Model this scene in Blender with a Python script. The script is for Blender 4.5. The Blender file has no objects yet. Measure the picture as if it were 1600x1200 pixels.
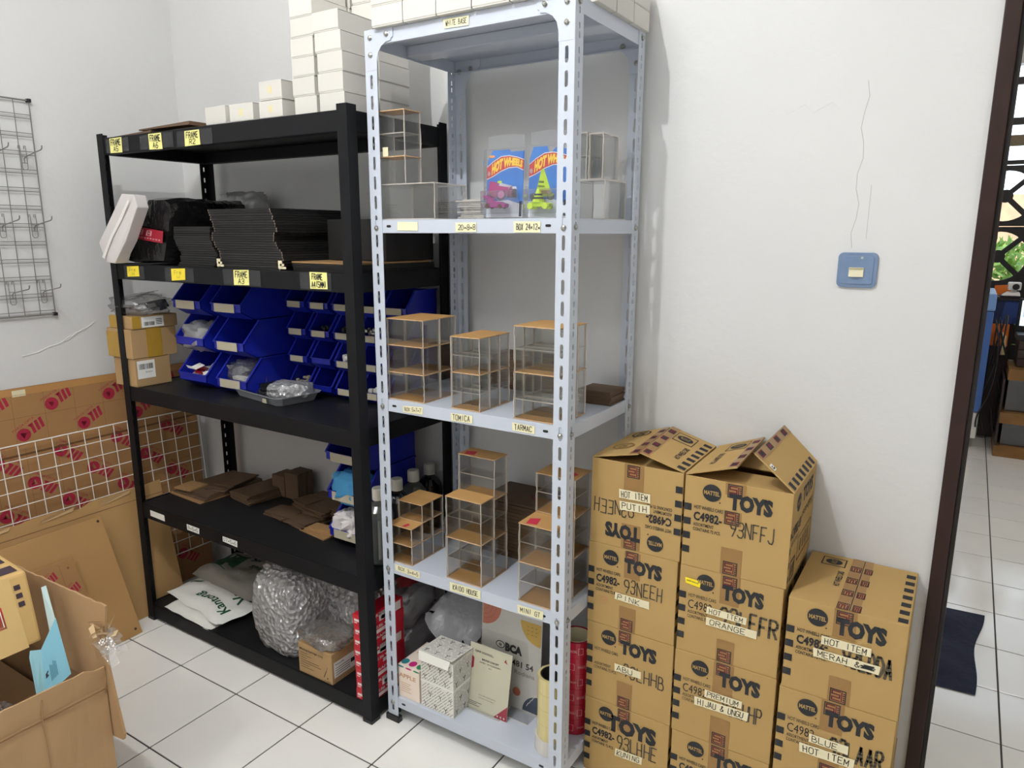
import bpy, bmesh, math, random
from mathutils import Vector, Matrix, noise
C = bpy.context.scene.collection
rnd = random.Random(7)
# ---------------------------------------------------------------- camera, world, lamps, exposure
sc = bpy.context.scene
sc.view_settings.view_transform = 'Standard'
sc.view_settings.look = 'None'
sc.view_settings.gamma = 1.0
sc.view_settings.use_curve_mapping = False
sc.view_settings.exposure = 0.15
sc.cycles.transparent_max_bounces = 48
sc.cycles.max_bounces = 10
sc.cycles.diffuse_bounces = 6
cam = bpy.data.cameras.new('camera'); camo = bpy.data.objects.new('camera', cam); C.objects.link(camo)
cam.sensor_width = 36; cam.sensor_fit = 'HORIZONTAL'; cam.lens = 36 * 1124.2 / 1600; cam.clip_start = .02
_R = ((0.84616821, -0.11118835, 0.5211876), (0.53290789, 0.17117993, -0.82867763), (0.00292244, 0.97894565, 0.20410017))
_m = Matrix(_R).to_4x4(); _m.translation = (2.81497, -1.90159, 1.4864); camo.matrix_world = _m
sc.camera = camo
world = bpy.data.worlds.new('world'); sc.world = world; world.use_nodes = True
_bg = world.node_tree.nodes['Background']; _bg.inputs[0].default_value = (.75, .87, 1, 1); _bg.inputs[1].default_value = 3.2
def lamp(name, loc, power, radius, color):
    l = bpy.data.lights.new(name, 'POINT'); l.energy = power; l.shadow_soft_size = radius; l.color = color
    o = bpy.data.objects.new(name, l); C.objects.link(o); o.location = loc; return o
lamp('ceiling_bulb', (1.85, -1.64, 2.89), 55, .014, (.985, .992, 1))
lamp('rear_fill_light', (1.45, -2.75, 2.95), 30, .16, (.99, .99, .99))  # unseen fill light, added to brighten the floor and walls
lamp('hall_fill_light', (3.3, 2.2, 2.8), 26, .08, (1, .93, .85))  # added light out of view, so that the hall is lit
_s = bpy.data.lights.new('sun', 'SUN'); _s.energy = 3.0; _s.angle = .02; _s.color = (1, .94, .82)
_so = bpy.data.objects.new('sun', _s); C.objects.link(_so); _so.rotation_euler = (math.radians(38), 0, math.radians(-25))

# ---------------------------------------------------------------- materials
def lin(c):
    f = lambda v: v / 12.92 if v <= .04045 else ((v + .055) / 1.055) ** 2.4
    return tuple(f(x / 255) for x in c) + (1,)
def M(name, col, rough=.6, metal=0., nz=0, ns=12, bump=0, bs=60, spec=.5, col2=None, obj_var=0, emit=0):
    m = bpy.data.materials.new(name); m.use_nodes = True; nt = m.node_tree; b = nt.nodes['Principled BSDF']
    b.inputs['Base Color'].default_value = lin(col); b.inputs['Roughness'].default_value = rough
    b.inputs['Metallic'].default_value = metal; b.inputs['Specular IOR Level'].default_value = spec
    tc = None
    if nz or bump:
        tc = nt.nodes.new('ShaderNodeTexCoord')
    last = None
    if nz:
        n = nt.nodes.new('ShaderNodeTexNoise'); n.inputs['Scale'].default_value = ns; n.inputs['Detail'].default_value = 5
        nt.links.new(tc.outputs['Object'], n.inputs['Vector'])
        r = nt.nodes.new('ShaderNodeValToRGB'); r.color_ramp.elements[0].position = .3; r.color_ramp.elements[1].position = .7
        c1 = lin(col); c2 = lin(col2) if col2 else tuple(x * (1 - nz) for x in c1[:3]) + (1,)
        r.color_ramp.elements[0].color = c2; r.color_ramp.elements[1].color = c1
        nt.links.new(n.outputs['Fac'], r.inputs['Fac']); last = r.outputs['Color']; nt.links.new(last, b.inputs['Base Color'])
    if obj_var:
        oi = nt.nodes.new('ShaderNodeObjectInfo'); hs = nt.nodes.new('ShaderNodeHueSaturation')
        mr = nt.nodes.new('ShaderNodeMapRange'); mr.inputs['To Min'].default_value = 1 - obj_var; mr.inputs['To Max'].default_value = 1 + obj_var
        nt.links.new(oi.outputs['Random'], mr.inputs['Value']); nt.links.new(mr.outputs[0], hs.inputs['Value'])
        if last: nt.links.new(last, hs.inputs['Color'])
        else: hs.inputs['Color'].default_value = lin(col)
        nt.links.new(hs.outputs[0], b.inputs['Base Color'])
    if bump:
        n2 = nt.nodes.new('ShaderNodeTexNoise'); n2.inputs['Scale'].default_value = bs; n2.inputs['Detail'].default_value = 4
        nt.links.new(tc.outputs['Object'], n2.inputs['Vector'])
        bp = nt.nodes.new('ShaderNodeBump'); bp.inputs['Strength'].default_value = bump; bp.inputs['Distance'].default_value = .01
        nt.links.new(n2.outputs['Fac'], bp.inputs['Height']); nt.links.new(bp.outputs[0], b.inputs['Normal'])
    if emit:
        b.inputs['Emission Color'].default_value = lin(col); b.inputs['Emission Strength'].default_value = emit
    return m
def clear(name, tint=(250, 250, 248), gloss=.06, diff=0., dcol=(235, 235, 235), rough=.03, bump=0, bs=30, voro=False):
    """thin clear plastic: see-through with a fresnel shine and a little haze"""
    m = bpy.data.materials.new(name); m.use_nodes = True; nt = m.node_tree; nt.nodes.clear()
    out = nt.nodes.new('ShaderNodeOutputMaterial'); t = nt.nodes.new('ShaderNodeBsdfTransparent'); t.inputs[0].default_value = lin(tint)
    g = nt.nodes.new('ShaderNodeBsdfGlossy'); g.inputs['Roughness'].default_value = rough
    lw = nt.nodes.new('ShaderNodeLayerWeight'); lw.inputs[0].default_value = .25
    mu = nt.nodes.new('ShaderNodeMath'); mu.operation = 'MULTIPLY_ADD'; mu.inputs[1].default_value = .5; mu.inputs[2].default_value = gloss
    nt.links.new(lw.outputs['Fresnel'], mu.inputs[0])
    mx = nt.nodes.new('ShaderNodeMixShader'); nt.links.new(mu.outputs[0], mx.inputs[0])
    base = t.outputs[0]
    if diff:
        d = nt.nodes.new('ShaderNodeBsdfDiffuse'); d.inputs[0].default_value = lin(dcol)
        tr_ = nt.nodes.new('ShaderNodeBsdfTranslucent'); tr_.inputs[0].default_value = lin(dcol); m3 = nt.nodes.new('ShaderNodeMixShader'); m3.inputs[0].default_value = .4
        nt.links.new(d.outputs[0], m3.inputs[1]); nt.links.new(tr_.outputs[0], m3.inputs[2])
        m2 = nt.nodes.new('ShaderNodeMixShader'); m2.inputs[0].default_value = diff
        nt.links.new(t.outputs[0], m2.inputs[1]); nt.links.new(m3.outputs[0], m2.inputs[2]); base = m2.outputs[0]
    nt.links.new(base, mx.inputs[1]); nt.links.new(g.outputs[0], mx.inputs[2]); nt.links.new(mx.outputs[0], out.inputs[0])
    if bump:
        tc = nt.nodes.new('ShaderNodeTexCoord'); n2 = nt.nodes.new('ShaderNodeTexVoronoi' if voro else 'ShaderNodeTexNoise'); n2.inputs['Scale'].default_value = bs
        if not voro: n2.inputs['Detail'].default_value = 3
        nt.links.new(tc.outputs['Object'], n2.inputs['Vector'])
        bp = nt.nodes.new('ShaderNodeBump'); bp.inputs['Strength'].default_value = bump; bp.inputs['Distance'].default_value = .02
        nt.links.new(n2.outputs['Distance' if voro else 'Fac'], bp.inputs['Height']); nt.links.new(bp.outputs[0], g.inputs['Normal'])
        if diff: nt.links.new(bp.outputs[0], d.inputs['Normal'])
    return m
WALL = M('white_wall_paint', (214, 214, 213), .75, nz=.05, ns=2.2, bump=.12, bs=35, spec=.25)
CEIL = M('ceiling_paint', (242, 242, 240), .8)
TILE = M('white_glazed_tile', (247, 245, 240), .12, nz=.05, ns=5, obj_var=.03, spec=.5)
GROUT = M('dark_grout', (70, 66, 62), .8)
DWOOD = M('dark_brown_door_wood', (54, 34, 28), .45, nz=.35, ns=9, bump=.05, spec=.3)
BLACKM = M('black_powder_coat', (18, 19, 22), .55, bump=.06, bs=400, spec=.22)
BLACKB = M('black_board', (20, 21, 24), .5, nz=.25, ns=14, bump=.05, bs=90, spec=.4)
WHITEM = M('white_enamel_steel', (194, 201, 213), .32, nz=.02, ns=8, spec=.5)
GREYST = M('zinc_bolt', (170, 170, 165), .3, .9)
RUBBER = M('black_plastic', (28, 28, 30), .5)
KRAFT = M('kraft_carton', (184, 152, 98), .8, nz=.07, ns=6, bump=.06, bs=50, spec=.2)
KRAFT2 = M('brown_cardboard', (178, 146, 104), .82, nz=.1, ns=7, bump=.08, bs=45, spec=.2)
KRAFT3 = M('plain_kraft_sheet', (186, 148, 98), .75, nz=.08, ns=5, bump=.04, bs=60, spec=.25)
INKB = M('black_print', (36, 38, 42), .7)
INKR = M('dark_red_print', (104, 18, 40), .7)
INKRED = M('red_print', (190, 40, 66), .7)
TAPEB = M('brown_packing_tape', (152, 114, 62), .28, nz=.06, ns=20)
MASK = M('cream_masking_tape', (232, 222, 186), .7, nz=.05, ns=30)
PMASK = M('pale_label_tape', (236, 230, 190), .7)
PAPERY = M('yellow_sticky_paper', (240, 234, 148), .7)
PAPERW = M('white_paper', (236, 235, 228), .7)
MARK = M('marker_ink', (26, 26, 34), .6)
TAPEC = M('clear_tape_on_black', (46, 46, 48), .25, spec=.45)
WBOX = M('white_carton', (206, 203, 196), .6, bump=.03, bs=40, obj_var=.03, spec=.3)
FRAMEB = M('black_frame_board', (34, 33, 33), .5, obj_var=.35, spec=.3)
FRAMEE = M('brown_cut_edge', (120, 84, 56), .7)
MDF = M('dark_brown_fibreboard', (96, 74, 54), .7, nz=.2, ns=14, obj_var=.15)
MDFL = M('light_fibreboard', (158, 122, 80), .7, nz=.12, ns=12, obj_var=.08)
FILM = M('tan_film_board', (190, 146, 90), .55, nz=.1, ns=16, obj_var=.06, spec=.4)
FILME = M('tan_film_edge', (214, 176, 132), .6, nz=.35, ns=60)
ACR = clear('clear_acrylic', (251, 251, 250), .012)
ACRE = clear('acrylic_cut_edge', (240, 236, 230), .12, .78, (246, 238, 228))
PET = clear('clear_blister_plastic', (246, 247, 249), .05, .06)
BAGC = clear('clear_plastic_bag', (246, 246, 246), .16, .12, (244, 244, 244), .07, 1., 22)
BUBB = clear('bubble_wrap', (250, 250, 250), .20, .52, (255, 255, 255), .07, .9, 60, True)
GREYBAG = clear('grey_plastic_film', (215, 215, 217), .14, .5, (232, 232, 234), .12, .9, 16)
BLUE = M('blue_bin_plastic', (22, 36, 158), .35, spec=.5)
LABELG = M('grey_card_label', (180, 172, 150), .7)
BLKFILM = M('black_stretch_film', (22, 21, 22), .22, bump=.9, bs=24, spec=.6)
WIRE = M('white_wire', (236, 234, 228), .4)
WIREG = M('grey_wire', (120, 118, 114), .45)
WHITEP = M('white_plastic', (232, 230, 224), .45)
BAGW = M('white_paper_bag', (212, 206, 204), .6, bump=.25, bs=9)
NAVY = M('navy_quilted_cloth', (20, 28, 56), .85, bump=.8, bs=40)
GREENP = M('green_print', (30, 78, 52), .7)

# ---------------------------------------------------------------- mesh helpers
OFF = {}
class MB:
    def __init__(s): s.v = []; s.f = []; s.m = []
    def add(s, vs, fs, mi=0):
        n = len(s.v); s.v += [tuple(v) for v in vs]
        for i, f in enumerate(fs):
            s.f.append([n + k for k in f]); s.m.append(mi[i] if isinstance(mi, (list, tuple)) else mi)
        return s
    def box(s, x0, y0, z0, x1, y1, z1, mi=0, thin=None):
        v = [(x0, y0, z0), (x1, y0, z0), (x1, y1, z0), (x0, y1, z0), (x0, y0, z1), (x1, y0, z1), (x1, y1, z1), (x0, y1, z1)]
        f = [(0, 3, 2, 1), (4, 5, 6, 7), (0, 1, 5, 4), (1, 2, 6, 5), (2, 3, 7, 6), (3, 0, 4, 7)]
        if thin is not None:      # big faces keep mi, narrow edge faces take thin
            d = (x1 - x0, y1 - y0, z1 - z0); ax = d.index(min(d)); fa = (2, 2, 1, 0, 1, 0)
            mi = [mi if fa[k] == ax else thin for k in range(6)]
        return s.add(v, f, mi)
    def hexa(s, p, mi=0):         # 4 bottom + 4 top corners
        return s.add(p, [(0, 3, 2, 1), (4, 5, 6, 7), (0, 1, 5, 4), (1, 2, 6, 5), (2, 3, 7, 6), (3, 0, 4, 7)], mi)
    def quad(s, a, b, c, d, mi=0): return s.add([a, b, c, d], [(0, 1, 2, 3)], mi)
    def prism(s, poly, fn, d0, d1, mi=0, mside=None):   # poly in 2D, fn(a,b,depth)->xyz
        n = len(poly); v = [fn(a, b, d0) for a, b in poly] + [fn(a, b, d1) for a, b in poly]
        f = [list(range(n)), list(range(2 * n - 1, n - 1, -1))] + [(i, n + i, n + (i + 1) % n, (i + 1) % n) for i in range(n)]
        ms = mi if mside is None else mside
        return s.add(v, f, [mi, mi] + [ms] * n)
    def tube(s, pts, r, n=6, mi=0, cap=True):
        pts = [Vector(p) for p in pts]; rings = []; up = None
        for i, p in enumerate(pts):
            t = (pts[min(i + 1, len(pts) - 1)] - pts[max(i - 1, 0)]).normalized()
            a = t.orthogonal().normalized() if up is None else (up - t * up.dot(t)).normalized()
            up = a; b = t.cross(a)
            rings.append([p + (a * math.cos(k * 2 * math.pi / n) + b * math.sin(k * 2 * math.pi / n)) * r for k in range(n)])
        v = [q for rg in rings for q in rg]; f = []
        for i in range(len(pts) - 1):
            for k in range(n): f.append((i * n + k, i * n + (k + 1) % n, (i + 1) * n + (k + 1) % n, (i + 1) * n + k))
        if cap: f += [list(range(n - 1, -1, -1)), list(range((len(pts) - 1) * n, len(pts) * n))]
        return s.add(v, f, mi)
    def lathe(s, prof, c, n=20, mi=0, ax='z'):
        v = []; f = []
        for r, z in prof:
            for k in range(n):
                a = 2 * math.pi * k / n; x, y = r * math.cos(a), r * math.sin(a)
                v.append({'z': (c[0] + x, c[1] + y, c[2] + z), 'y': (c[0] + x, c[1] + z, c[2] + y), 'x': (c[0] + z, c[1] + x, c[2] + y)}[ax])
        for i in range(len(prof) - 1):
            for k in range(n): f.append((i * n + k, i * n + (k + 1) % n, (i + 1) * n + (k + 1) % n, (i + 1) * n + k))
        f += [list(range(n - 1, -1, -1)), list(range((len(prof) - 1) * n, len(prof) * n))]
        mm = [mi] * len(f) if not isinstance(mi, (list, tuple)) else [mi[min(i // n, len(mi) - 1)] for i in range(len(f) - 2)] + [mi[0], mi[-1]]
        return s.add(v, f, mm)
    def lump(s, c, r, seed=0, amp=.12, fr=2.5, e=.6, nu=24, nv=14, mi=0, floor=None):
        v = []; f = []; sg = lambda x, p: math.copysign(abs(x) ** p, x)
        for j in range(nv + 1):
            ph = -math.pi / 2 + math.pi * j / nv
            for i in range(nu):
                th = 2 * math.pi * i / nu
                d = Vector((sg(math.cos(ph), e) * sg(math.cos(th), e), sg(math.cos(ph), e) * sg(math.sin(th), e), sg(math.sin(ph), e)))
                k = 1 + amp * noise.noise(d * fr + Vector((seed * 7.3, seed * 1.7, seed))) + amp * .5 * noise.noise(d * fr * 2.7 + Vector((seed, 5, 1))) - amp * .55 * (abs(noise.noise(d * fr * 1.9 + Vector((2, seed, 9)))) - .2)
                p = Vector((c[0] + d.x * r[0] * k, c[1] + d.y * r[1] * k, c[2] + d.z * r[2] * k))
                if floor is not None: p.z = max(p.z, floor)
                v.append(p)
        for j in range(nv):
            for i in range(nu): f.append((j * nu + i, j * nu + (i + 1) % nu, (j + 1) * nu + (i + 1) % nu, (j + 1) * nu + i))
        return s.add(v, f, mi)
    def disc(s, fn, cx, cy, r, n=24, mi=0, ry=None, gear=0):
        ry = ry or r; pts = []
        for k in range(n * (2 if gear else 1)):
            a = math.pi * k / n if gear else 2 * math.pi * k / n
            q = 1 - gear * (k % 2); pts.append(fn(cx + r * q * math.cos(a), cy + ry * q * math.sin(a)))
        return s.add(pts, [list(range(len(pts)))], mi)
    def rect(s, fn, x0, y0, x1, y1, mi=0): return s.add([fn(x0, y0), fn(x1, y0), fn(x1, y1), fn(x0, y1)], [(0, 1, 2, 3)], mi)
    def frame(s, fn, x0, y0, x1, y1, t, mi=0):
        s.rect(fn, x0, y0, x1, y0 + t, mi); s.rect(fn, x0, y1 - t, x1, y1, mi); s.rect(fn, x0, y0 + t, x0 + t, y1 - t, mi); return s.rect(fn, x1 - t, y0 + t, x1, y1 - t, mi)
    def build(s, name, mats, parent=None, bevel=0, smooth=False, solid=0):
        off = OFF.get(parent.name, Vector()) if parent else Vector()
        me = bpy.data.meshes.new(name); me.from_pydata([Vector(v) - off for v in s.v], [], s.f)
        for m in (mats if isinstance(mats, (list, tuple)) else [mats]): me.materials.append(m)
        me.polygons.foreach_set('material_index', s.m); 
        if bevel or solid:
            bm = bmesh.new(); bm.from_mesh(me)
            if bevel:
                ed = [e for e in bm.edges if len(e.link_faces) == 2 and e.calc_face_angle(0) > .5]
                bmesh.ops.bevel(bm, geom=ed, offset=bevel, segments=2, affect='EDGES', profile=.6, clamp_overlap=True)
            bm.to_mesh(me); bm.free()
        if smooth: me.polygons.foreach_set('use_smooth', [True] * len(me.polygons))
        me.update(); o = bpy.data.objects.new(name, me); C.objects.link(o)
        if parent: o.parent = parent
        OFF[o.name] = off
        return o
def thing(name, label, cat, loc=(0, 0, 0), group=None):
    o = bpy.data.objects.new(name, None); C.objects.link(o); o.location = loc; o['label'] = label; o['category'] = cat
    o.empty_display_size = .03
    if group: o['group'] = group
    OFF[o.name] = Vector(loc); return o
def tag(o, label, cat, group=None):
    o['label'] = label; o['category'] = cat
    if group: o['group'] = group
    return o
def struct(name, mb, mat, **k):
    o = mb.build(name, mat, **k); o['kind'] = 'structure'; return o
def center(o):
    """move a top-level mesh's origin to its base centre"""
    me = o.data; n = len(me.vertices); xs = [v.co for v in me.vertices]
    c = Vector((sum(v.x for v in xs) / n, sum(v.y for v in xs) / n, min(v.z for v in xs)))
    me.transform(Matrix.Translation(-c)); o.location = c; OFF[o.name] = c; return o
def copy_tree(o, parent=None):
    c = o.copy(); C.objects.link(c); c.parent = parent
    for ch in o.children: copy_tree(ch, c)
    return c
def spin(root, ang):
    root.rotation_euler.z = ang
ONES = 'zeroth first second third fourth fifth sixth seventh eighth ninth tenth eleventh twelfth thirteenth fourteenth fifteenth sixteenth seventeenth eighteenth nineteenth'.split()
TENS = {2: 'twent', 3: 'thirt', 4: 'fort'}
def nth(n):
    if n < 20: return ONES[n]
    t, u = divmod(n, 10); return TENS[t] + ('ieth' if u == 0 else 'y-' + ONES[u])
# ---------------------------------------------------------------- lettering
_tc = {}
def glyphs(txt, bold=0., shear=0.):
    key = (txt, bold, shear)
    if key not in _tc:
        cu = bpy.data.curves.new('t', 'FONT'); cu.body = txt; cu.size = 1; cu.offset = bold; cu.shear = shear; cu.resolution_u = 2; cu.fill_mode = 'FRONT' if hasattr(cu, 'fill_mode') else None
        ob = bpy.data.objects.new('t', cu); C.objects.link(ob); dg = bpy.context.evaluated_depsgraph_get()
        me = ob.evaluated_get(dg).to_mesh(); vs = [tuple(v.co) for v in me.vertices]; fs = [tuple(p.vertices) for p in me.polygons]
        bpy.data.objects.remove(ob); bpy.data.curves.remove(cu)
        if vs:
            x0 = min(v[0] for v in vs); x1 = max(v[0] for v in vs); y0 = min(v[1] for v in vs); y1 = max(v[1] for v in vs)
            vs = [((v[0] - x0) / (x1 - x0), (v[1] - y0) / (y1 - y0)) for v in vs]
        _tc[key] = (vs, fs)
    return _tc[key]
def text(mb, fn, txt, x0, y0, x1, y1, mi=0, bold=0., shear=0.):
    vs, fs = glyphs(txt, bold, shear)
    mb.add([fn(x0 + (x1 - x0) * a, y0 + (y1 - y0) * b) for a, b in vs], fs, mi)
_G = {'A': '00 26 40;12 32', 'B': '00 06 26 35 34 23 03;23 33 42 41 30 00', 'C': '45 36 16 05 01 10 30 41', 'D': '00 06 26 44 42 20 00', 'E': '40 00 06 46;03 33', 'F': '00 06 46;03 33',
 'G': '45 36 16 05 01 10 30 41 43 23', 'H': '00 06;40 46;03 43', 'I': '20 26', 'J': '46 41 30 10 01', 'K': '00 06;46 02 40', 'L': '06 00 40', 'M': '00 06 22 46 40', 'N': '00 06 40 46', 'O': '10 01 05 16 36 45 41 30 10',
 'P': '00 06 36 45 44 33 03', 'Q': '10 01 05 16 36 45 41 30 10;22 40', 'R': '00 06 36 45 44 33 03;23 40', 'S': '45 36 16 05 04 13 33 42 41 30 10 01', 'T': '06 46;26 20', 'U': '06 01 10 30 41 46', 'V': '06 20 46', 'W': '06 10 24 30 46',
 'X': '00 46;06 40', 'Y': '06 23 46;23 20', 'Z': '06 46 00 40', '0': '10 01 05 16 36 45 41 30 10', '1': '15 26 20', '2': '05 16 36 45 44 00 40', '3': '05 16 36 45 44 33 42 41 30 10 01;33 13', '4': '30 36 02 42', '5': '46 06 03 33 42 41 30 10 01',
 '6': '46 26 03 01 10 30 41 42 33 03', '7': '06 46 10', '8': '13 04 05 16 36 45 44 33 13 02 01 10 30 41 42 33', '9': '43 13 04 05 16 36 45 43 20', '-': '13 33', '&': '40 14 15 26 35 02 01 10 20 42', 'x': '01 43;03 41', '(': '30 21 25 36', ')': '10 21 25 16', '/': '00 46',
 'm': '00 04;03 14 20;23 34 40', 'r': '00 04;02 24', '.': '20 21', ' ': ''}
def hand(mb, fn, txt, x0, y0, x1, y1, w=.09, mi=0, seed=0, dots=False):
    """marker handwriting: ribbons along pen strokes; fn maps label (x,y) to space, pen width is metric"""
    rr = random.Random(sum(map(ord, txt)) + seed)
    mx = (Vector(fn(x0 + (x1 - x0), y0)) - Vector(fn(x0, y0))).length / (x1 - x0); my = (Vector(fn(x0, y1)) - Vector(fn(x0, y0))).length / (y1 - y0)
    n = len(txt); cw = (x1 - x0) / n * mx; h = (y1 - y0) * my; ww = w * h / 2
    G_ = lambda px, py: fn(x0 + px / mx, y0 + py / my)
    for i, ch in enumerate(txt):
        dy = rr.uniform(-.05, .05); sx = rr.uniform(.64, .76); sl = rr.uniform(-.02, .08)
        for st in _G.get(ch, '').split(';'):
            p = [(int(t[0]) / 4 * sx + .12 + sl * int(t[1]) / 6, int(t[1]) / 6 + dy) for t in st.split()]
            p = [(cw * (i + a + rr.uniform(-.02, .02)), h * (b + rr.uniform(-.02, .02))) for a, b in p]
            for a, b in zip(p, p[1:]):
                L = math.hypot(b[0] - a[0], b[1] - a[1]) or 1e-9; dx, dyy = (b[0] - a[0]) / L, (b[1] - a[1]) / L
                segs = [(0, 1)]
                if dots:
                    k = max(1, int(L / (w * h * 1.5))); segs = [(q / k + .06 / k, (q + 1) / k - .1 / k) for q in range(k)]
                for t0, t1 in segs:
                    ax, ay = a[0] + (b[0] - a[0]) * t0 - dx * ww * .6, a[1] + (b[1] - a[1]) * t0 - dyy * ww * .6
                    bx, by = a[0] + (b[0] - a[0]) * t1 + dx * ww * .6, a[1] + (b[1] - a[1]) * t1 + dyy * ww * .6
                    mb.add([G_(ax - dyy * ww, ay + dx * ww), G_(ax + dyy * ww, ay - dx * ww), G_(bx + dyy * ww, by - dx * ww), G_(bx - dyy * ww, by + dx * ww)], [(0, 1, 2, 3)], mi)
def plane(O, u, v, eps=0.0):
    O = Vector(O); u = Vector(u); v = Vector(v); n = u.cross(v).normalized() * eps
    return lambda a, b: O + u * a + v * b + n
def quadfn(q, eps=0):      # q: TL,TR,BR,BL world points; fn(x,y) with x,y in 0..1 from the lower left
    TL, TR, BR, BL = [Vector(p) for p in q]; n = (BR - BL).cross(TL - BL).normalized() * eps
    return lambda a, b: (BL * (1 - a) + BR * a) * (1 - b) + (TL * (1 - a) + TR * a) * b + n
# ================================================================ THE SETTING
fl = MB().box(-.15, -3.7, -.1, 4.6, 5.1, -.003)
for a in ((3.623, -3.6, 4.4, 0), (.0, -3.6, 3.623, -2.396), (0, -2.396, .022, 0), (2.815, .005, 3.7, .169), (1.9, .16, 2.449, 5), (4.251, .16, 4.5, 5)):
    fl.box(a[0], a[1], -.004, a[2], a[3], 0, 1)
floor = struct('floor', fl, [GROUT, TILE])
tm = None
def tiles(xs, ys):
    global tm
    for x in xs:
        for y in ys:
            if tm is None:
                t = MB().box(.0025, .0025, -.004, .2975, .2975, 0).build('tile', TILE, floor, bevel=.0012); tm = t.data
            else:
                t = bpy.data.objects.new('tile', tm); C.objects.link(t); t.parent = floor
            t.location = (x, y, 0)
tiles([.023 + .3 * k for k in range(12)], [-2.396 + .3 * k for k in range(8)])
tiles([2.45 + .3 * k for k in range(6)], [.17 + .3 * k for k in range(16)])
H = 3.15
struct('wall_left', MB().box(-.15, -3.7, 0, 0, 0, H), WALL)
wb = MB().box(-.15, 0, 0, 2.815, .15, H).box(2.815, 0, 2.2, 3.75, .15, H).box(3.75, 0, 0, 4.6, .15, H)
wall_back = struct('wall_back', wb, WALL)
struct('wall_front', MB().box(-.15, -3.75, 0, 4.6, -3.6, H), WALL)
struct('wall_right', MB().box(4.45, -3.6, 0, 4.6, 0, H), WALL)
struct('ceiling', MB().box(-.15, -3.75, H, 4.6, 5.1, H + .1), CEIL)
struct('wall_hall_left', MB().box(1.75, .15, 0, 1.9, 5.1, H), WALL)
struct('wall_hall_right', MB().box(4.5, .15, 0, 4.65, 5.1, H), WALL)
struct('wall_far', MB().box(1.75, 5.0, 0, 2.62, 5.12, H).box(4.3, 5, 0, 4.65, 5.12, H).box(2.62, 5, 2.75, 4.3, 5.12, H), WALL)
# door frame between the rooms: two jambs with a rebate and a stop, and the head
df = MB()
for s, x in ((1, 2.815), (-1, 3.75)):
    lo = lambda p, q: (min(x + s * p, x + s * q), max(x + s * p, x + s * q))
    x0, x1 = lo(0, .031); df.box(x0, -.012, 0, x1, .13, 2.2)
    x0, x1 = lo(.031, .042); df.box(x0, .002, 0, x1, .12, 2.185, 1)
df.box(2.815, -.012, 2.157, 3.75, .13, 2.2).box(2.846, .002, 2.145, 3.719, .12, 2.157, 1)
struct('door_1', df, [DWOOD, M('black_door_rebate', (20, 16, 15), .5)], bevel=.002)
# plaster cracks: fine raised ridges and hairlines in the plaster
def crack(wall, pts, r, mat): 
    m = MB(); m.tube(pts, r, 5); return m.build('plaster_crack', mat, wall)
CRK = M('plaster_crack_edge', (176, 172, 164), .9)
wl = bpy.data.objects['wall_left']
for pts in ([(0, -.43, 1.152), (0, -.455, 1.135), (0, -.48, 1.128), (0, -.51, 1.108), (0, -.535, 1.104), (0, -.56, 1.085), (0, -.60, 1.078), (0, -.64, 1.063), (0, -.69, 1.055)],
            [(0, -.44, 1.147), (0, -.47, 1.125), (0, -.50, 1.119), (0, -.53, 1.095), (0, -.57, 1.087)]):
    crack(wl, [(0, y + rnd.uniform(-.004, .004), z) for _, y, z in pts], .0022, WALL)
crack(wall_back, [(2.572 + .006 * math.sin(k * 1.7), 0, 1.83 - k * .034) for k in range(12)], .0007, CRK)
crack(wall_back, [(2.60, 0, 1.60 - k * .03 + .003 * math.sin(k)) for k in range(5)], .0006, CRK)
crack(wall_back, [(2.36 + .02 * k, 0, 1.78 + .012 * math.sin(k * 2.1)) for k in range(9)], .0006, WALL)
# light switch
sw = thing('light_switch', 'blue square light switch with a cream rocker on white wall', 'switch', (2.588, 0, 1.405))
m = MB(); P = plane((2.588, 0, 1.405), (1, 0, 0), (0, 0, 1))
def rrect(hw, hh, r, n=5):
    o = []
    for cx, cy, a0 in ((hw - r, hh - r, 0), (-hw + r, hh - r, 90), (-hw + r, -hh + r, 180), (hw - r, -hh + r, 270)):
        for k in range(n + 1):
            a = math.radians(a0 + 90 * k / n); o.append((cx + r * math.cos(a), cy + r * math.sin(a)))
    return o
SWB = M('blue_plate_plastic', (114, 136, 168), .35, nz=.14, ns=30, bump=.15, bs=50)
fy = lambda X, Z: (lambda a, b, d: (X + a, -d, Z + b))
m.prism(rrect(.043, .041, .012), fy(2.588, 1.405), 0, .007).prism(rrect(.035, .033, .006), fy(2.588, 1.405), .007, .009)
m.build('plate', SWB, sw, bevel=.0022, smooth=False)
m = MB().box(2.571, -.013, 1.389, 2.603, -.008, 1.411); m.build('rocker', M('cream_switch', (226, 218, 190), .4), sw, bevel=.001)
MB().box(2.572, -.0145, 1.4065, 2.602, -.0128, 1.4105).build('rocker_ridge', M('olive_switch_edge', (168, 160, 120), .5), sw)
m = MB(); text(m, plane((2.578, -.0093, 1.383), (1, 0, 0), (0, 0, 1)), 'Panasonic', 0, 0, .016, .0022); m.build('printed_lettering', INKB, sw)
MB().tube([(2.597, -.008, 1.434), (2.597, -.011, 1.434)], .003, 10).build('screw_cover', M('grey_plug', (170, 178, 170), .4), sw)

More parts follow.
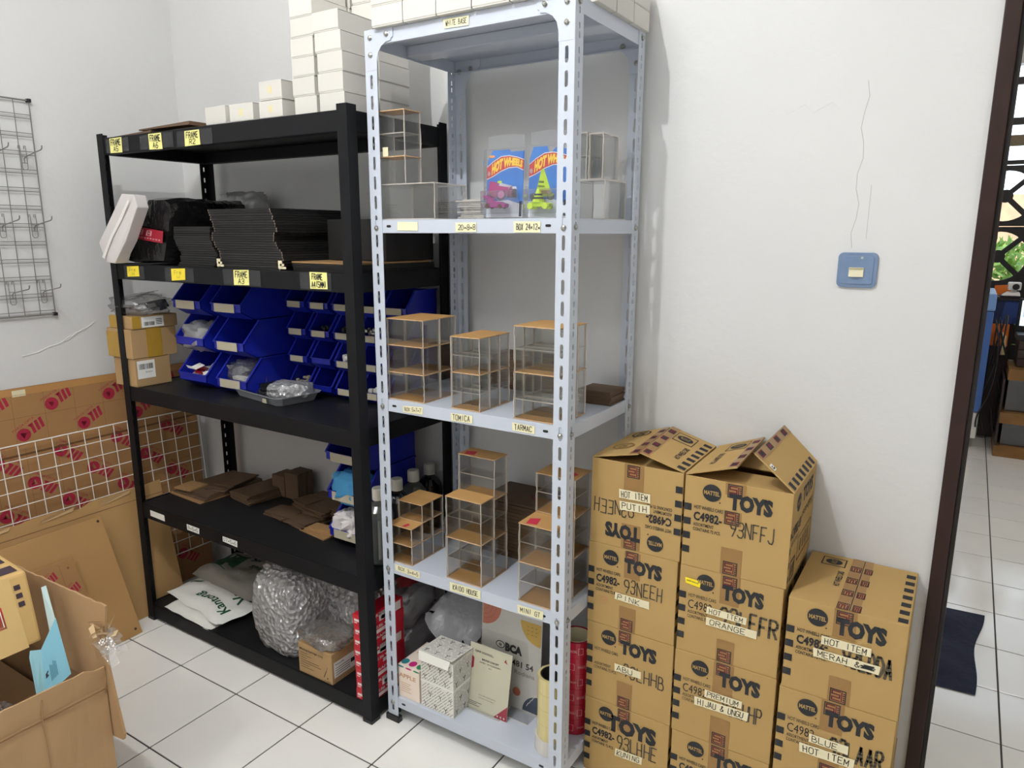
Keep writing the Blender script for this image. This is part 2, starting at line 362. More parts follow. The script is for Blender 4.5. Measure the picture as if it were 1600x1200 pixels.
# ================================================================ BLACK RACK
bx0, bx1, by0, by1, BHt = .226, 1.407, -.470, -.044, 1.817
BZ = [1.803, 1.380, .9365, .482, .065]
def slotted(mb, fn, W, z0, z1, slots, t, mi=0):
    """a plate W wide with stadium holes in its centre line; fn(a, z, d) -> point, d = 0 or t"""
    slots = [s for s in sorted(slots) if s[0] - s[1] / 2 > z0 + .003 and s[0] + s[1] / 2 < z1 - .003]
    zs = [z0] + [(slots[i][0] + slots[i][1] / 2 + slots[i + 1][0] - slots[i + 1][1] / 2) / 2 for i in range(len(slots) - 1)] + [z1]
    for (zc, L, w), a, b in zip(slots, zs, zs[1:]):
        r = w / 2; c = W / 2; arc = []
        for k in range(5): arc.append((c - r * math.cos(math.pi / 2 - k * math.pi / 4) if False else c - r * math.sin(k * math.pi / 4), zc - (L / 2 - r) - r * math.cos(k * math.pi / 4)))
        left = [arc[0], arc[1], arc[2]] + [(x, 2 * zc - z) for x, z in (arc[2], arc[1], arc[0])]      # bottom, left side, top
        right = [(2 * c - x, z) for x, z in left]
        A = [(0, a), (c, a)] + left + [(c, b), (0, b)]
        B = [(c, a), (W, a), (W, b), (c, b)] + right[::-1]
        for d in (0, t):
            mb.add([fn(x, z, d) for x, z in A], [list(range(len(A)))], mi); mb.add([fn(x, z, d) for x, z in B], [list(range(len(B)))], mi)
        ring = left + right[::-1][1:-1]; n = len(ring)
        mb.add([fn(x, z, 0) for x, z in ring] + [fn(x, z, t) for x, z in ring], [(i, (i + 1) % n, n + (i + 1) % n, n + i) for i in range(n)], mi)
    for a0, a1 in ((0, 0), (W, W)): mb.add([fn(a0, z0, 0), fn(a0, z1, 0), fn(a0, z1, t), fn(a0, z0, t)], [(0, 1, 2, 3)], mi)
    for z in (z0, z1): mb.add([fn(0, z, 0), fn(W, z, 0), fn(W, z, t), fn(0, z, t)], [(0, 1, 2, 3)], mi)
br = thing('storage_rack', 'wide black boltless steel rack with five loaded shelves beside left wall', 'rack', ((bx0 + bx1) / 2, (by0 + by1) / 2, 0))
fw, ft = .036, .0025
for px, sx in ((bx0, 1), (bx1, -1)):
    for py, sy in ((by0, 1), (by1, -1)):
        m = MB(); a, b = sorted((px, px + sx * fw)); c, d = sorted((py, py + sy * ft)); m.box(a, c, .006, b, d, BHt)
        if sx > 0:
            slotted(m, lambda q, z, d, px=px, py=py, sy=sy: (px + d, py + sy * (ft + q), z), fw - ft, .006, BHt, [(.05 + .04 * k, .018, .007) for k in range(44)], ft)
        else:
            a, b = sorted((px, px + sx * ft)); c, d = sorted((py + sy * ft, py + sy * fw)); m.box(a, c, .006, b, d, BHt)
        p = m.build('post', BLACKM, br)
        a, b = sorted((px - sx * .002, px + sx * (fw + .001))); c, d = sorted((py - sy * .002, py + sy * (fw + .001)))
        MB().box(a, c, 0, b, d, .012).build('foot_cap', RUBBER, p, bevel=.002)
for z in BZ:
    h = .054
    for ys, s in ((by0, 1), (by1, -1)):
        m = MB(); a, b = sorted((ys + s * .003, ys + s * .010)); m.box(bx0 + .003, a, z - h, bx1 - .003, b, z)
        a, b = sorted((ys + s * .010, ys + s * .034)); m.box(bx0 + .003, a, z - h, bx1 - .003, b, z - .014)
        m.build('long_beam', BLACKM, br, bevel=.0022)
    for xs, s in ((bx0, 1), (bx1, -1)):
        m = MB(); a, b = sorted((xs + s * .003, xs + s * .010)); m.box(a, by0 + .036, z - h, b, by1 - .036, z)
        a, b = sorted((xs + s * .010, xs + s * .034)); m.box(a, by0 + .036, z - h, b, by1 - .036, z - .014)
        m.build('side_beam', BLACKM, br, bevel=.0022)
    MB().box(bx0 + .011, by0 + .011, z - .0135, bx1 - .011, by1 - .011, z - .003).build('shelf_board', BLACKB, br, bevel=.001)
def note(q, lines, mat, y, parent, name, pen=.11, lab=None, blank=False, sc_=1.):
    TL, TR, BR, BL = [(x, y - .0012, z) for x, z in q]
    fn = quadfn((TL, TR, BR, BL)); m = MB()
    cols = 4
    for i in range(cols): m.add([fn(i / cols, 0), fn((i + 1) / cols, 0), fn((i + 1) / cols, 1), fn(i / cols, 1)], [(0, 1, 2, 3)])
    o = m.build(name, mat, parent)
    if lab: o['label'] = lab
    if lines:
        f2 = quadfn((TL, TR, BR, BL), .0006); m = MB(); n = len(lines)
        for i, (t, x0, x1, y0, y1) in enumerate(lines): hand(m, f2, t, x0, y0, x1, y1, pen)
        m.build('handwriting', MARK, o)
def tape_strip(x0, x1, z0, z1, y, parent):
    m = MB().box(x0, y - .0006, z0, x1, y + .0002, z1); m.build('clear_tape', TAPEC, parent)
fyb = by0 + .003
for a in ((.275, .41, 1.753, 1.797), (.475, .655, 1.752, 1.797), (.675, .85, 1.750, 1.795), (.305, .425, 1.33, 1.374), (.545, .70, 1.33, 1.374), (.85, 1.025, 1.33, 1.377), (1.195, 1.32, 1.33, 1.378)):
    tape_strip(*a, fyb, br)
FR = lambda s: [('FRAME', .1, .92, .52, .9), (s, .28, .72, .1, .42)]
note([(.301, 1.798), (.374, 1.799), (.372, 1.75), (.301, 1.751)], FR('A5'), PAPERY, fyb - .0007, br, 'sticky_note', .16)
note([(.527, 1.798), (.597, 1.798), (.598, 1.748), (.527, 1.75)], FR('A6'), PAPERY, fyb - .0007, br, 'sticky_note', .16)
note([(.718, 1.794), (.791, 1.794), (.792, 1.75), (.715, 1.749)], FR('R2'), PAPERY, fyb - .0007, br, 'sticky_note', .16)
PAPERD = M('deep_yellow_sticky_paper', (244, 220, 60), .7)
note([(.326, 1.372), (.398, 1.375), (.398, 1.34), (.325, 1.336)], [('Frm', .2, .75, .5, .85), ('H', .38, .6, .12, .42)], PAPERD, fyb - .0007, br, 'sticky_note', .07)
note([(.583, 1.371), (.66, 1.374), (.656, 1.337), (.582, 1.332)], [('Frm', .2, .75, .5, .85), ('H', .38, .6, .12, .42)], PAPERD, fyb - .0007, br, 'sticky_note', .07)
note([(.903, 1.376), (.975, 1.378), (.973, 1.332), (.901, 1.33)], FR('A3'), PAPERY, fyb - .0007, br, 'sticky_note', .16)
note([(1.237, 1.38), (1.306, 1.38), (1.306, 1.334), (1.237, 1.333)], [('FRAME', .12, .75, .56, .9), ('A4(5MM)', .08, .96, .1, .44)], PAPERY, fyb - .0007, br, 'sticky_note', .16)
note([(.31, .468), (.399, .466), (.4, .442), (.309, .445)], [], PAPERW, fyb, br, 'shelf_label')
note([(.534, .463), (.607, .462), (.604, .44), (.535, .441)], [('8x5x5', .08, .92, .25, .8)], PAPERW, fyb, br, 'shelf_label', .12)
note([(.737, .464), (.815, .464), (.813, .441), (.736, .445)], [('D7x5x6', .06, .94, .25, .8)], PAPERW, fyb, br, 'shelf_label', .12)

# ================================================================ WHITE SLOTTED SHELF
wx0, wx1, wy0, wy1, WH = 1.428, 2.0386, -.416, -.025, 1.996
WZ = [1.9935, 1.5226, 1.0295, .5334, .0853]
ww, wt = .0395, .002
ws = thing('slotted_angle_shelf', 'tall white slotted steel shelf unit holding clear display cases', 'shelf', ((wx0 + wx1) / 2, (wy0 + wy1) / 2, 0))
big = [(1.8705 - .0505 * k, .035, .0085) for k in range(-3, 37)]
sml = [(1.8705 - .0505 * k + o, .0145, .0065) for k in range(-3, 37) for o in (-.0098, .0098)]
for px, sx in ((wx0, 1), (wx1, -1)):
    for py, sy in ((wy0, 1), (wy1, -1)):
        m = MB()
        slotted(m, lambda q, z, d: (px + sx * q, py + sy * d, z), ww, .012, WH, big, wt)
        slotted(m, lambda q, z, d: (px + sx * d, py + sy * (wt + q), z), ww - wt, .012, WH, sml, wt)
        p = m.build('post', WHITEM, ws)
        a, b = sorted((px - sx * .006, px + sx * (ww + .006))); c, d = sorted((py - sy * .006, py + sy * .012)); e, f = sorted((px - sx * .006, px + sx * .012)); g, h = sorted((py + sy * .012, py + sy * (ww + .006)))
        MB().box(a, c, 0, b, d, .02).box(e, g, 0, f, h, .02).build('foot_cap', RUBBER, p, bevel=.002)
bolt_me = None
def bolt(x, y, z, ax, parent):
    global bolt_me
    if bolt_me is None:
        m = MB().lathe([(.0075, 0), (.0075, .001), (.0055, .0012), (.0055, .0045), (.003, .006)], OFF[parent.name], 8)
        o = m.build('bolt', GREYST, parent); bolt_me = o.data
    else:
        o = bpy.data.objects.new('bolt', bolt_me); C.objects.link(o); o.parent = parent
    o.location = Vector((x, y, z)) - OFF[parent.name]
    o.rotation_euler = {'-y': (math.pi / 2, 0, 0), '+x': (0, math.pi / 2, 0), '+y': (-math.pi / 2, 0, 0), '-x': (0, -math.pi / 2, 0)}[ax]
for i, z in enumerate(WZ):
    m = MB(); t = .0015; x0, x1, y0, y1 = wx0 + wt, wx1 - wt, wy0 + wt, wy1 - wt; hh = .0346
    m.box(x0, y0, z - t, x1, y1, z)
    m.box(x0, y0, z - hh, x1, y0 + t, z - t).box(x0, y1 - t, z - hh, x1, y1, z - t).box(x0, y0 + t, z - hh, x0 + t, y1 - t, z - t).box(x1 - t, y0 + t, z - hh, x1, y1 - t, z - t)
    m.box(x0 + t, y0 + t, z - hh, x1 - t, y0 + .012, z - hh + t).box(x0 + t, y1 - .012, z - hh, x1 - t, y1 - t, z - hh + t)
    sh = m.build('shelf', WHITEM, ws, bevel=.0007)
    MB().box(x0 + .004, -.255, z - .03, x1 - .004, -.19, z - .0018).build('stiffener', WHITEM, sh, bevel=.003)
    P = lambda a, b: (a, y0 - .0004, b)
    for xc in (wx0 + ww + .022, wx1 - ww - .022):
        if i: MB().prism(rrect(.0075, .0032, .0031, 3), lambda a, b, d: (xc + a, y0 - d, z - .017 + b), 0, .0005).build('lip_slot_shade', RUBBER, sh)  # slot is not cut: a dark patch stands for the shade inside
    zb = z - .012 if i == 0 else z - .017
    bolt(wx0 + ww / 2, wy0, zb - .005, '-y', ws); bolt(wx1 - ww / 2, wy0, zb - .005, '-y', ws)
    bolt(wx1, wy0 + ww / 2, zb - .003, '+x', ws); bolt(wx1, wy1 - ww / 2, zb - .003, '+x', ws)
    if i == 0:
        bolt(wx0 + ww / 2, wy0, z - .058, '-y', ws); bolt(wx1 - ww / 2, wy0, z - .058, '-y', ws)
        bolt(wx0 + .075, wy0 - .0005, z - .014, '-y', ws); bolt(wx1 - .075, wy0 - .0005, z - .014, '-y', ws)
        bolt(wx0 + .06, wy1 - .006, z - .025, '-y', ws); bolt(wx0 + .02, wy1 - .006, z - .03, '-y', ws); bolt(wx1 - .06, wy1 - .006, z - .025, '-y', ws); bolt(wx1 - .02, wy1 - .006, z - .07, '-y', ws)
        for s, xx in ((1, wx0 + .001), (-1, wx1 - .001)):      # corner gussets with a concave edge
            for yy in (wy0 + .0002, wy1 - .0045):
                q = [(0, 0), (.095, 0)] + [(.095 - .0 - .008 * math.sin(a), -.022 - .008 * (1 - math.cos(a))) for a in (0, .8, 1.57)]
                q += [(.0395 + .045 - .045 * math.sin(a), -.03 - .045 + .045 * math.cos(a) ) for a in (.3, .7, 1.1, 1.57)] + [(.0395, -.095), (0, -.095)]
                MB().prism(q, lambda a, b, d: (xx + s * a, yy + d, z + b), -.0008, .0008).build('corner_gusset', WHITEM, ws)
fyw = wy0 + .0012
L1 = lambda s, a=.08, b=.92, c=.25, d=.78: [(s, a, b, c, d)]
for q, ln in (([(1.683, 1.988), (1.759, 1.986), (1.758, 1.965), (1.685, 1.967)], L1('WHITE BASE')), ([(1.522, 1.517), (1.59, 1.516), (1.59, 1.494), (1.521, 1.495)], []),
              ([(1.712, 1.514), (1.775, 1.514), (1.775, 1.491), (1.712, 1.491)], L1('20x8x8', .12, .98)), ([(1.884, 1.516), (1.957, 1.515), (1.957, 1.49), (1.884, 1.49)], L1('BOX 24x12x', .1, 1.0)),
              ([(1.522, 1.018), (1.594, 1.023), (1.592, 1.002), (1.523, 1.0)], L1('BOX 5x7x7')), ([(1.688, 1.02), (1.759, 1.022), (1.758, 1.001), (1.689, .999)], L1('TOMICA', .08, .9, .18, .86)),
              ([(1.881, 1.022), (1.947, 1.021), (1.947, 1.001), (1.882, 1.001)], L1('TARMAC', .1, .9, .2, .85)), ([(1.475, .532), (1.568, .53), (1.567, .51), (1.476, .512)], L1('BOX 3x4x5', .12, .95)),
              ([(1.676, .531), (1.781, .532), (1.781, .506), (1.676, .504)], L1('KAIDO HOUSE', .1, .92)), ([(1.899, .527), (1.979, .529), (1.977, .505), (1.901, .503)], L1('MINI GT', .1, .9))):
    note(q, ln, PMASK, fyw, ws, 'shelf_label', .12)
# ================================================================ WHITE CARTONS ON TOP OF THE RACKS
def wcarton(x0, x1, y0, y1, z0, z1, label, group=None, tape=False, jig=.002):
    o = thing('white_carton', label, 'box', ((x0 + x1) / 2, (y0 + y1) / 2, z0), group)
    dx, a = rnd.uniform(-jig, jig), rnd.uniform(-1, 1) * jig * 4
    x0 += dx; x1 += dx; w, d, h = (x1 - x0) / 2, (y1 - y0) / 2, z1 - z0
    cx, cy = (x0 + x1) / 2, (y0 + y1) / 2
    m = MB().box(cx - w + .0006, cy - d + .0006, z0, cx + w - .0006, cy + d - .0006, z1 - .0022); m.build('tray', WBOX, o, bevel=.0012)
    lid = MB().box(cx - w, cy - d, z1 - .0018, cx + w, cy + d, z1 - .0002).box(cx - w, cy - d - .0006, z0 + .004, cx + w, cy - d + .0004, z1 - .001); lid.build('lid', WBOX, o, bevel=.0005)
    if tape:
        MB().box(cx - w * .18, cy - d - .001, z0 + h * .34, cx + w * .14, cy - d - .0004, z0 + h * .72).build('tape', M('yellowed_tape', (216, 206, 160), .4), o)
    o.rotation_euler.z = a * .6
    return o
zt = BZ[0]
wcarton(.806, .901, -.452, -.33, zt, zt + .054, 'leftmost white carton on the black rack, bigger and cream')
wcarton(.918, 1.022, -.452, -.35, zt, zt + .052, 'white carton with a taped end, second from the left on the black rack', tape=True)
wcarton(1.050, 1.147, -.452, -.35, zt, zt + .049, 'lower of two stacked white cartons with taped ends on the black rack', tape=True)
wcarton(1.052, 1.146, -.452, -.35, zt + .0505, zt + .101, 'upper of two stacked white cartons with taped ends on the black rack', tape=True)
for k in range(7):
    wcarton(1.184, 1.270, -.442, -.312, zt + .0498 * k, zt + .0498 * k + .0492, f'{nth(k+1)} white carton up in the left column of the tall stack', 'tall stack of white cartons', jig=.0035)
for k in range(5):
    wcarton(1.282 if k < 3 else 1.272, 1.374 if k < 3 else 1.366, -.442, -.312, zt + .0505 * k, zt + .0505 * k + .0499, f'{nth(k+1)} white carton up in the front right column of the tall stack', 'tall stack of white cartons', jig=.005)
for k in range(7):
    wcarton(1.280, 1.372, -.302, -.174, zt + .0505 * k, zt + .0505 * k + .0499, f'{nth(k+1)} white carton up in the rear right column of the tall stack', 'tall stack of white cartons')
for k in range(7):
    wcarton(1.183, 1.271, -.302, -.174, zt + .0498 * k, zt + .0498 * k + .0492, f'{nth(k+1)} white carton up in the rear left column of the tall stack', 'tall stack of white cartons')
zt = WZ[0] + .0005
for r in range(2):
    for k in range(6):
        x = 1.4675 + .1035 * k if k < 5 else None
        if x is None: continue
        wcarton(x, x + .101, -.43, -.334, zt + .049 * r, zt + .049 * r + .0485, f'{nth(k+1)} white carton from the left in the {"lower" if r==0 else "upper"} front row on the white shelf', 'white cartons on the white shelf unit', jig=.0008)
    for k in range(3):
        y = -.331 + .1015 * k
        wcarton(1.952, 2.051, y, y + .099, zt + .049 * r, zt + .049 * r + .0485, f'{nth(k+1)} white carton behind the front row, {"lower" if r==0 else "upper"} right side of white shelf top', 'white cartons on the white shelf unit', jig=.0006)
# flat dark boards lying at the left of the black rack top
for k, (x0, x1, y0, y1) in enumerate(((.29, .50, -.445, -.2), (.43, .70, -.44, -.18), (.62, .80, -.445, -.2))):
    m = MB().hexa([(x0, y0, BZ[0] + .001), (x1, y0, BZ[0] + .001), (x1, y1, BZ[0] + .001), (x0, y1, BZ[0] + .001), (x0, y0, BZ[0] + .005), (x1, y0 + .004, BZ[0] + (.013 if k != 2 else .006)), (x1, y1, BZ[0] + .013), (x0, y1, BZ[0] + .005)])
    if k == 1: 
        for i in range(8): m.v[i] = (m.v[i][0], m.v[i][1], m.v[i][2] + .014)
    o = tag(center(m.build('flat_board', MDF, bevel=.001)), ['thin brown board lying at the left end of the black rack top', 'raised curled brown board in the middle of the rack top boards', 'thin brown board next to the cream carton on rack top'][k], 'board', 'brown boards on the rack top')

# ================================================================ BLACK RACK, SECOND SHELF
z2 = BZ[1] - .002
bag = thing('paper_bag', 'white folded paper bag leaning out of the left end of the black rack', 'bag', (.40, -.50, z2))
pf = lambda a, b, d: (a, d, b)
m = MB(); poly = [(.268, 1.386), (.340, 1.384), (.415, 1.46), (.497, 1.568), (.488, 1.607), (.415, 1.613), (.244, 1.452)]
m.prism(poly, lambda a, b, d: (a + .004 * math.sin(b * 60), d + .006 * math.sin(a * 40 + b * 25), b), -.516, -.474)
m.build('bag_body', BAGW, bag, bevel=.004)
m = MB(); m.add([(0.274, -.522, 1.405), (0.339, -.522, 1.475), (0.404, -.522, 1.535), (0.464, -.522, 1.592), (0.472, -.522, 1.588), (0.413, -.5195, 1.528), (0.348, -.522, 1.468), (0.282, -.5195, 1.398)], [(0, 1, 6, 7), (1, 2, 5, 6), (2, 3, 4, 5)]); m.build('fold_crease', WHITEP, bag)
pk = thing('wrapped_package', 'long package in black stretch film with a red band, leaning on frames', 'package', (.42, -.26, z2))
m = MB(); cs = [(.272, 1.386), (.50, 1.386), (.545, 1.50), (.565, 1.588), (.535, 1.600), (.440, 1.603), (.385, 1.555), (.33, 1.47)]
rings = []; ny = 12
for j in range(ny + 1):
    y = -.435 + .34 * j / ny; k = .93 if j in (0, ny) else 1
    cxx, czz = .43, 1.49
    rings.append([(cxx + (a - cxx) * k + .008 * noise.noise((a * 20, y * 18, b * 20)), y, max(czz + (b - czz) * k + .007 * noise.noise((b * 20, a * 22, y * 18)), 1.381)) for a, b in cs])
n = len(cs); m.add([p for r in rings for p in r], [(j * n + i, j * n + (i + 1) % n, (j + 1) * n + (i + 1) % n, (j + 1) * n + i) for j in range(ny) for i in range(n)] + [list(range(n)), list(range(ny * n, ny * n + n))])
m.build('film_wrap', BLKFILM, pk, smooth=False)
REDL = M('red_sticker', (164, 28, 50), .45)
m = MB(); fn = quadfn([(.372, -.444, 1.508), (.52, -.444, 1.492), (.51, -.444, 1.452), (.343, -.444, 1.468)])
for i in range(4): m.add([fn(i / 4, 0), fn(i / 4 + .25, 0), fn(i / 4 + .25, 1), fn(i / 4, 1)], [(0, 1, 2, 3)])
bnd = m.build('red_band', REDL, pk)
m = MB(); f2 = quadfn([(.372, -.4446, 1.508), (.52, -.4446, 1.492), (.51, -.4446, 1.452), (.343, -.4446, 1.468)], .0004)
for a in (.08, .4): m.frame(f2, a, .42, a + .2, .85, .05); m.disc(f2, a + .1, .63, .05, 10)
for a in range(9): m.rect(f2, .06 + .1 * a, .16, .12 + .1 * a, .26)
m.build('white_print', M('pale_red_print', (206, 150, 156), .6), bnd)
m = MB(); m.lump((.50, -.10, 1.59), (.11, .045, .045), 3, .25, 3); tag(center(m.build('plastic_bag', GREYBAG, smooth=True)), 'crumpled grey plastic bag behind the black wrapped package', 'bag')
# stacks of black picture-frame boards
def board_stack(name, x0, x1, y0, y1, z0, n, t, mat, edge, lab, cat, group, shift, jig=.004, xj=None, worn=False):
    for k in range(n):
        sx = shift(k / n); a = rnd.uniform(-jig, jig); b = rnd.uniform(-jig, jig) * .5
        m = MB().box(x0 + sx + a, y0 + b, z0 + t * k, x1 + sx + a + (rnd.uniform(-xj, xj) if xj else 0), y1 + b, z0 + t * k + t * .9, 0)
        if edge: m.m = [1, 0, 0, 1 if edge == 2 else 0, 0, 1] if False else m.m
        o = m.build(name, mat)
        c = center(o); tag(c, lab.format(n=nth(k + 1)), cat, group)
        if worn:
            for xa in (x0 + sx + a - .0004, x1 + sx + a - .0026): MB().box(xa, y0 + b - .0005, z0 + t * k + t * .12, xa + rnd.uniform(.002, .0035), y0 + b + .0005, z0 + t * k + t * .8).build('worn_edge_highlight', CARDE, c)  # pale strips: frayed card edges with bevel highlights put in as colour
CARDE = M('frayed_edge_highlight', (140, 122, 106), .8)
ARC = lambda u: .030 * math.sin(u * 5.2) * (1 - u) * .9 + (.02 if u < .55 else -.012 * (u - .55) * 4)
board_stack('frame_board', .585, .775, -.44, -.12, z2, 18, .0072, FRAMEB, 0, '{n} black frame board up in the low stack beside the wrapped package', 'frame board', 'black frame boards in the low stack', lambda u: .012 * math.sin(u * 6))
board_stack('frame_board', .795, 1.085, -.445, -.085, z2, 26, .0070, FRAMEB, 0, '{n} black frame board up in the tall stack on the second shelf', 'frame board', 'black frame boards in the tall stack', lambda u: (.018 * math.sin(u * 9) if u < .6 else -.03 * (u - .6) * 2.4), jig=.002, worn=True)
# loose card corners showing at the stack's ends
for k in range(2):
    x = (.815, 1.10)[k]
    m = MB()
    for j in range(3): m.box(x - .008 + .007 * j, -.4552, z2 + .006 + .008 * (j % 2), x + .012 + .008 * j - .004, -.4535, z2 + .012 + .009 * (2 - j))
    tag(center(m.build('corner_clip', MASK)), ['pale clip at the left foot of the tall black frame stack', 'pale clip at the right foot of the tall black frame stack'][k], 'clip', 'clips under the frame stack')
board_stack('frame_board', 1.125, 1.385, -.43, -.09, z2, 4, .0055, FRAMEB, 0, '{n} black board up in the thin pile behind the right post', 'frame board', 'boards in the thin pile', lambda u: 0)
m = MB().box(1.115, -.425, z2 + .0225, 1.38, -.10, z2 + .0275); tag(center(m.build('backing_board', MDFL, bevel=.001)), 'light brown board on the thin black pile behind the right post', 'board')
m = MB().box(1.14, -.30, z2 + .029, 1.375, -.08, z2 + .15); 
tag(center(m.build('black_carton', FRAMEB, bevel=.002)), 'black box at the back right end of the second rack shelf', 'box')
# ================================================================ BLACK RACK, THIRD SHELF
z3 = BZ[2] - .002
YTAPE = M('yellow_packing_tape', (178, 140, 52), .25, nz=.1, ns=14)
def barcode(mb, fn, x0, y0, x1, y1, mi=0, seed=1):
    r = random.Random(seed); x = x0
    while x < x1:
        w = r.choice((.012, .02, .03)) * (x1 - x0); mb.rect(fn, x, y0, min(x + w, x1), y1, mi); x += w + r.choice((.012, .02, .028)) * (x1 - x0)
def simple_carton(name, x0, x1, y0, y1, z0, z1, label, mat=KRAFT2):
    o = thing(name, label, 'box', ((x0 + x1) / 2, (y0 + y1) / 2, z0))
    MB().box(x0, y0, z0, x1, y1, z1).build('carton_body', mat, o, bevel=.003)
    m = MB().box(x0 - .0003, (y0 + y1) / 2 - .0006, z1 - .0004, x1 + .0003, (y0 + y1) / 2 + .0006, z1 + .0004); m.build('flap_seam', INKB, o)
    return o
c1 = simple_carton('small_carton', .165, .300, -.462, -.325, z3, z3 + .104, 'plain brown carton with a square barcode label, lowest on third rack shelf')
m = MB(); fn = plane((.3008, -.455, z3 + .03), (0, 1, 0), (0, 0, 1)); m.rect(fn, 0, 0, .068, .066); lb = m.build('barcode_label', PAPERW, c1)
m = MB(); f2 = plane((.3012, -.455, z3 + .03), (0, 1, 0), (0, 0, 1)); barcode(m, f2, .006, .034, .062, .054); text(m, f2, '20 0514', .03, .02, .056, .026); m.build('barcode', INKB, lb)
c2 = simple_carton('small_carton', .150, .302, -.468, -.292, z3 + .105, z3 + .212, 'brown carton with wide yellow tape band on the lowest carton')
MB().box(.149, -.41, z3 + .1055, .3032, -.352, z3 + .2132).build('yellow_tape', YTAPE, c2); MB().box(.149, -.4695, z3 + .107, .22, -.4675, z3 + .20).build('yellow_tape', YTAPE, c2)
c3 = simple_carton('small_carton', .165, .306, -.462, -.285, z3 + .2125, z3 + .258, 'flat brown carton with a long barcode label, topmost of the small cartons')
m = MB(); fn = plane((.3068, -.425, z3 + .216), (0, 1, 0), (0, 0, 1)); m.rect(fn, 0, 0, .085, .038); lb = m.build('barcode_label', PAPERW, c3)
m = MB(); f2 = plane((.3072, -.425, z3 + .216), (0, 1, 0), (0, 0, 1)); barcode(m, f2, .008, .006, .05, .02); 
for i in range(6):
    for j in range(6):
        if (i * 7 + j * 3) % 5 < 2 and False: pass
for j in range(4): m.rect(f2, .055, .008 + j * .006, .078, .0105 + j * .006)
m.build('barcode', INKB, lb)
MB().box(.164, -.4625, z3 + .2135, .235, -.4615, z3 + .257).build('yellow_tape', YTAPE, c3); MB().box(.3055, -.46, z3 + .214, .3066, -.43, z3 + .2585).build('yellow_tape', YTAPE, c3)
m = MB().lump((.235, -.375, z3 + .292), (.10, .085, .038), 11, .3, 2.2, .7, floor=z3 + .2585); pb = tag(center(m.build('plastic_bag', BAGC, smooth=True)), 'clear plastic bag of black pieces lying on the topmost small carton', 'bag')
m = MB()
for k in range(7):
    a = rnd.uniform(0, 3.1); cx, cy, cz = .235 + rnd.uniform(-.05, .06), -.37 + rnd.uniform(-.045, .04), z3 + .275 + rnd.uniform(0, .014)
    u = Vector((math.cos(a), math.sin(a), rnd.uniform(-.2, .2))) * .03; v = Vector((-math.sin(a), math.cos(a), 0)) * .014; w = Vector((0, 0, .006)); q = Vector((cx, cy, cz))
    m.hexa([q - u - v - w, q + u - v - w, q + u + v - w, q - u + v - w, q - u - v + w, q + u - v + w, q + u + v + w, q - u + v + w])
o = m.build('black_pieces', RUBBER, pb); o['kind'] = 'stuff'
m = MB(); q = [(.29, -.44, z3 + .30), (.31, -.33, z3 + .315), (.30, -.31, z3 + .285), (.285, -.42, z3 + .272)]
m.prism([(0, 0), (1, 0), (1, 1), (0, 1)], lambda a, b, d: Vector(q[3]) * (1 - a) * (1 - b) + Vector(q[2]) * a * (1 - b) + Vector(q[1]) * a * b + Vector(q[0]) * (1 - a) * b + Vector((d, 0, 0)), 0, .004)
sl = tag(center(m.build('dark_sleeve', RUBBER)), 'black printed sleeve beside the clear bag on the small cartons', 'sleeve')
m = MB(); f2 = lambda a, b: Vector(q[3]) * (1 - a) * (1 - b) + Vector(q[2]) * a * (1 - b) + Vector(q[1]) * a * b + Vector(q[0]) * (1 - a) * b + Vector((.0046, 0, 0))
m.rect(f2, .35, .25, .62, .75); m.build('pale_label', M('grey_sleeve_label', (150, 148, 146), .5), sl)
m = MB()
for k in range(5):
    m.hexa([(.17 + .02 * k, -.43 + .015 * k, z3 + .318 + .004 * k), (.27, -.44 + .018 * k, z3 + .322 + .004 * k), (.275, -.40 + .018 * k, z3 + .326 + .004 * k), (.18 + .02 * k, -.39 + .015 * k, z3 + .324 + .004 * k),
            (.17 + .02 * k, -.43 + .015 * k, z3 + .320 + .004 * k), (.27, -.44 + .018 * k, z3 + .324 + .004 * k), (.275, -.40 + .018 * k, z3 + .328 + .004 * k), (.18 + .02 * k, -.39 + .015 * k, z3 + .326 + .004 * k)])
o = tag(center(m.build('zip_bags', clear('milky_zip_bag', (235, 235, 235), .1, .45, (225, 225, 228), .2))), 'sheaf of milky zip bags sticking out over the left rack post', 'bag')
